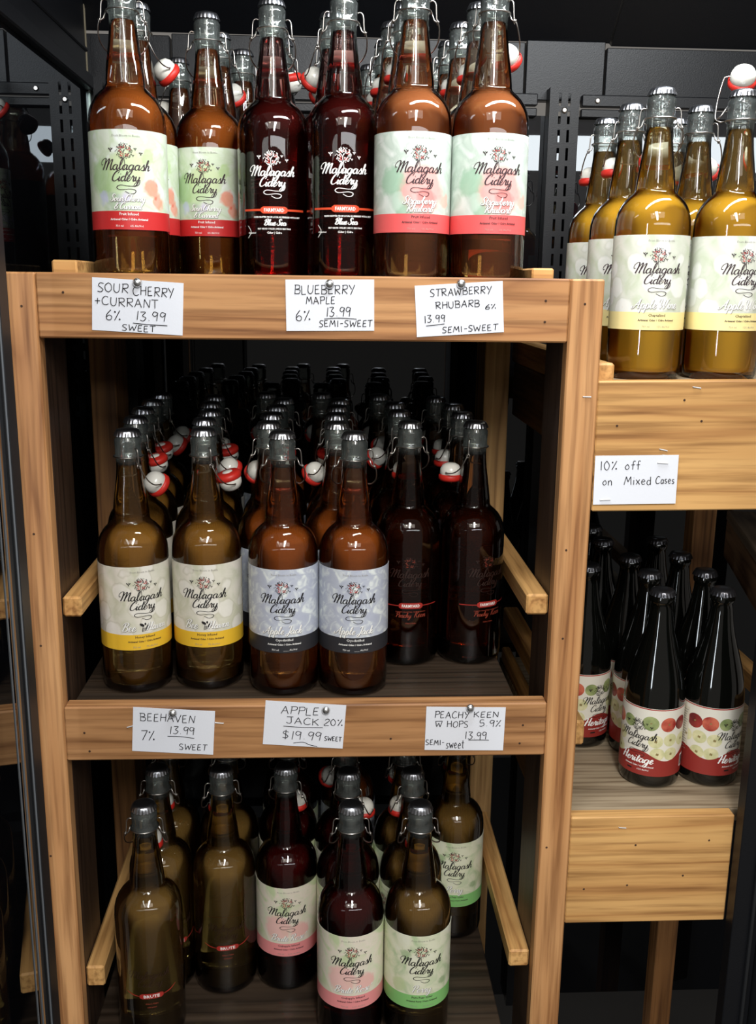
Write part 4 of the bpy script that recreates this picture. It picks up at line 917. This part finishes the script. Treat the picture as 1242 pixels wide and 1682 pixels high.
HW_ = [(.4635, .112, -42, 'dark bottle, white apple label turned left, front of lower right shelf'), (.5450, .113, 30, 'dark bottle, apple label cut by the mullion, front of lower right shelf'),
       (.4735, .195, -5, 'dark bottle directly behind the front one with left-turned apple label'), (.5545, .200, -10, 'dark capped bottle behind the front one beside the mullion'),
       (.4700, .2765, 0, 'dark capped bottle third in left column of lower right shelf'), (.5510, .290, 0, 'dark capped bottle third in column beside the mullion, lower right shelf'),
       (.5450, .378, 0, 'dark capped bottle farthest back in column beside the mullion, lower right shelf'), (.3965, .230, 28, 'dark bottle half hidden by the right pine post, apple label showing'),
       (.4560, .372, 0, 'dark capped bottle fourth in left column of lower right shelf'), (.4620, .460, 0, 'dark capped bottle deepest in left column of lower right shelf')]
for x, y, lr, lab in HW_:
    o = tag(empty('dark_bottle', (x, y, -0.662)), lab, 'bottle', G5)
    obj('glass', ME_HB, None, o); obj('crown_cap', ME_HCAP, None, o, rz=random.uniform(0, 6))
    lb = obj('label', ME_HL, None, o, rz=math.radians(lr))
    for nm, me in HPR: obj(nm, me, None, lb)

# ------------------------------------------------------------------ handwritten cards
def card(cx, cz, wmm, hmm, ang, yf, entries, lines, label, seed=1):
    rnd = random.Random(seed)
    o = tag(empty('price_card', (cx, yf, cz)), label, 'card', 'handwritten cards on the shelf rails'); o.rotation_euler = (0, -math.radians(ang), 0)
    bm = bmesh.new(); nx = 12
    V = []
    for i in range(nx+1):
        x = -wmm/2+wmm*i/nx; b = 0.0004*math.sin(i/nx*PI)
        V.append([bm.verts.new((x*.001, yy-b*0.4, zz*.001)) for yy, zz in ((-0.0003, hmm/2), (-0.0003, -hmm/2), (0.0001, -hmm/2), (0.0001, hmm/2))])
    for a, b in zip(V, V[1:]):
        for k in range(4): bm.faces.new((a[k], a[(k+1) % 4], b[(k+1) % 4], b[k]))
    bm.faces.new(list(reversed(V[0]))); bm.faces.new(V[-1]); bmesh.ops.recalc_face_normals(bm, faces=bm.faces)
    obj('sheet', bm, CARD, o)
    I = Ink(); X = lambda f: -wmm/2+f*wmm; Z = lambda f: hmm/2-f*hmm
    for t, x0, x1, bl, h in entries: I.hand(t, X(x0), X(x1), Z(bl), h*hmm, 0.95, 0.05, rnd)
    for pts in lines: I.stroke([(X(a), Z(b)) for a, b in pts], 0.85)
    obj('handwriting', I.flat('handwriting', INK, 0.0008), None, o)
def pin(x, z, lab, yf=-0.0012):
    o = tag(empty('push_pin', (x, yf, z)), lab, 'push pin', 'silver push pins holding the cards')
    h = obj('head', from_bm('pin_head', lathe([(.0050, 0), (.0052, .0008), (.0045, .0028), (.0028, .0043), (.0008, .0048)], 20), STEEL), None, o); h.rotation_euler = (PI/2, 0, 0)
    h = obj('shaft', from_bm('pin_shaft', lathe([(.0005, -.006), (.0005, 0)], 8), STEEL), None, o); h.rotation_euler = (PI/2, 0, 0)
YF = -0.0006
card(-.1828, -.0351, 97.5, 56, -3.0, YF, [('SOUR', .06, .40, .26, .17), ('CHERRY', .45, .90, .285, .17), ('+CURRANT', .03, .73, .51, .16), ('6%', .15, .32, .79, .19), ('13.99', .48, .81, .76, .17), ('SWEET', .33, .70, .97, .115)], [[(.45, .82), (.6, .83), (.83, .83)]],
     'card handwritten SOUR CHERRY + CURRANT 6% 13.99 SWEET pinned on top rail', 1)
card(.0257, -.0315, 96.5, 55, .7, YF, [('BLUEBERRY', .10, .78, .28, .17), ('MAPLE', .23, .56, .47, .14), ('6%', .11, .28, .79, .20), ('13.99', .45, .73, .72, .18), ('SEMI-SWEET', .37, .98, .92, .125)], [[(.43, .765), (.6, .75), (.80, .77)]],
     'card handwritten BLUEBERRY MAPLE 6% 13.99 SEMI-SWEET pinned on top rail', 2)
card(.1683, -.034, 97, 55.5, 3.8, YF, [('STRAWBERRY', .17, .87, .225, .14), ('RHUBARB', .23, .73, .47, .13), ('6%', .79, .92, .53, .09), ('13.99', .09, .33, .73, .14), ('SEMI-SWEET', .29, .93, .95, .115)], [[(.11, .79), (.2, .785), (.32, .77)]],
     'card handwritten STRAWBERRY RHUBARB 13.99 SEMI-SWEET pinned on top rail', 3)
card(-.162, -.5345, 97, 57, -3.8, YF, [('BEEHAVEN', .09, .76, .29, .17), ('7%', .10, .28, .74, .22), ('13.99', .45, .76, .56, .17), ('SWEET', .58, .92, .91, .13)], [[(.43, .62), (.6, .615), (.76, .64)]],
     'card handwritten BEEHAVEN 7% 13.99 SWEET pinned on the middle rail', 4)
card(-.0049, -.528, 97, 57, -4.3, YF, [('APPLE', .20, .67, .27, .17), ('JACK', .28, .68, .49, .15), ('20%', .74, .98, .48, .15), ('$19.99', .24, .72, .84, .19), ('SWEET', .76, .98, .83, .10)], [[(.24, .555), (.5, .56), (.73, .54)], [(.38, .93), (.5, .90), (.58, .95), (.68, .98)]],
     'card handwritten APPLE JACK 20% $19.99 SWEET pinned on the middle rail', 5)
card(.1907, -.5355, 97, 57, -1.1, YF, [('PEACHY', .11, .54, .25, .15), ('KEEN', .60, .92, .23, .13), ('w', .12, .21, .46, .2), ('HOPS', .27, .54, .46, .14), ('5.9%', .68, .95, .44, .15), ('13.99', .50, .78, .74, .17), ('SEMI-', .01, .25, .88, .12), ('sweet', .27, .50, .95, .2)], [[(.12, .33), (.21, .325)], [(.55, .76), (.7, .755), (.81, .76)]],
     'card handwritten PEACHY KEEN HOPS 5.9% 13.99 pinned on the middle rail', 6)
card(.3795, -.2254, 97.5, 57.5, -.2+1.0, YF, [('10%', .06, .27, .29, .18), ('off', .36, .55, .28, .18), ('on', .10, .22, .60, .17), ('Mixed', .36, .69, .60, .17), ('Cases', .74, .97, .58, .15)], [],
     'card handwritten 10% off on Mixed Cases stapled to the right board', 7)
for x, z, l in ((-.182, -.010, 'push pin on the SOUR CHERRY card'), (.025, -.009, 'push pin on the BLUEBERRY MAPLE card'), (.169, -.007, 'push pin on the STRAWBERRY RHUBARB card'),
                (-.162, -.511, 'push pin on the BEEHAVEN card'), (.021, -.509, 'push pin on the APPLE JACK card'), (.196, -.508, 'push pin on the PEACHY KEEN card')):
    pin(x, z, 'small round silver '+l)
staple(.4095, -.2055, .05, rs, y=-0.0012, L=.012); staple(.345, -.249, -.05, rs, y=-0.0012, L=.012)
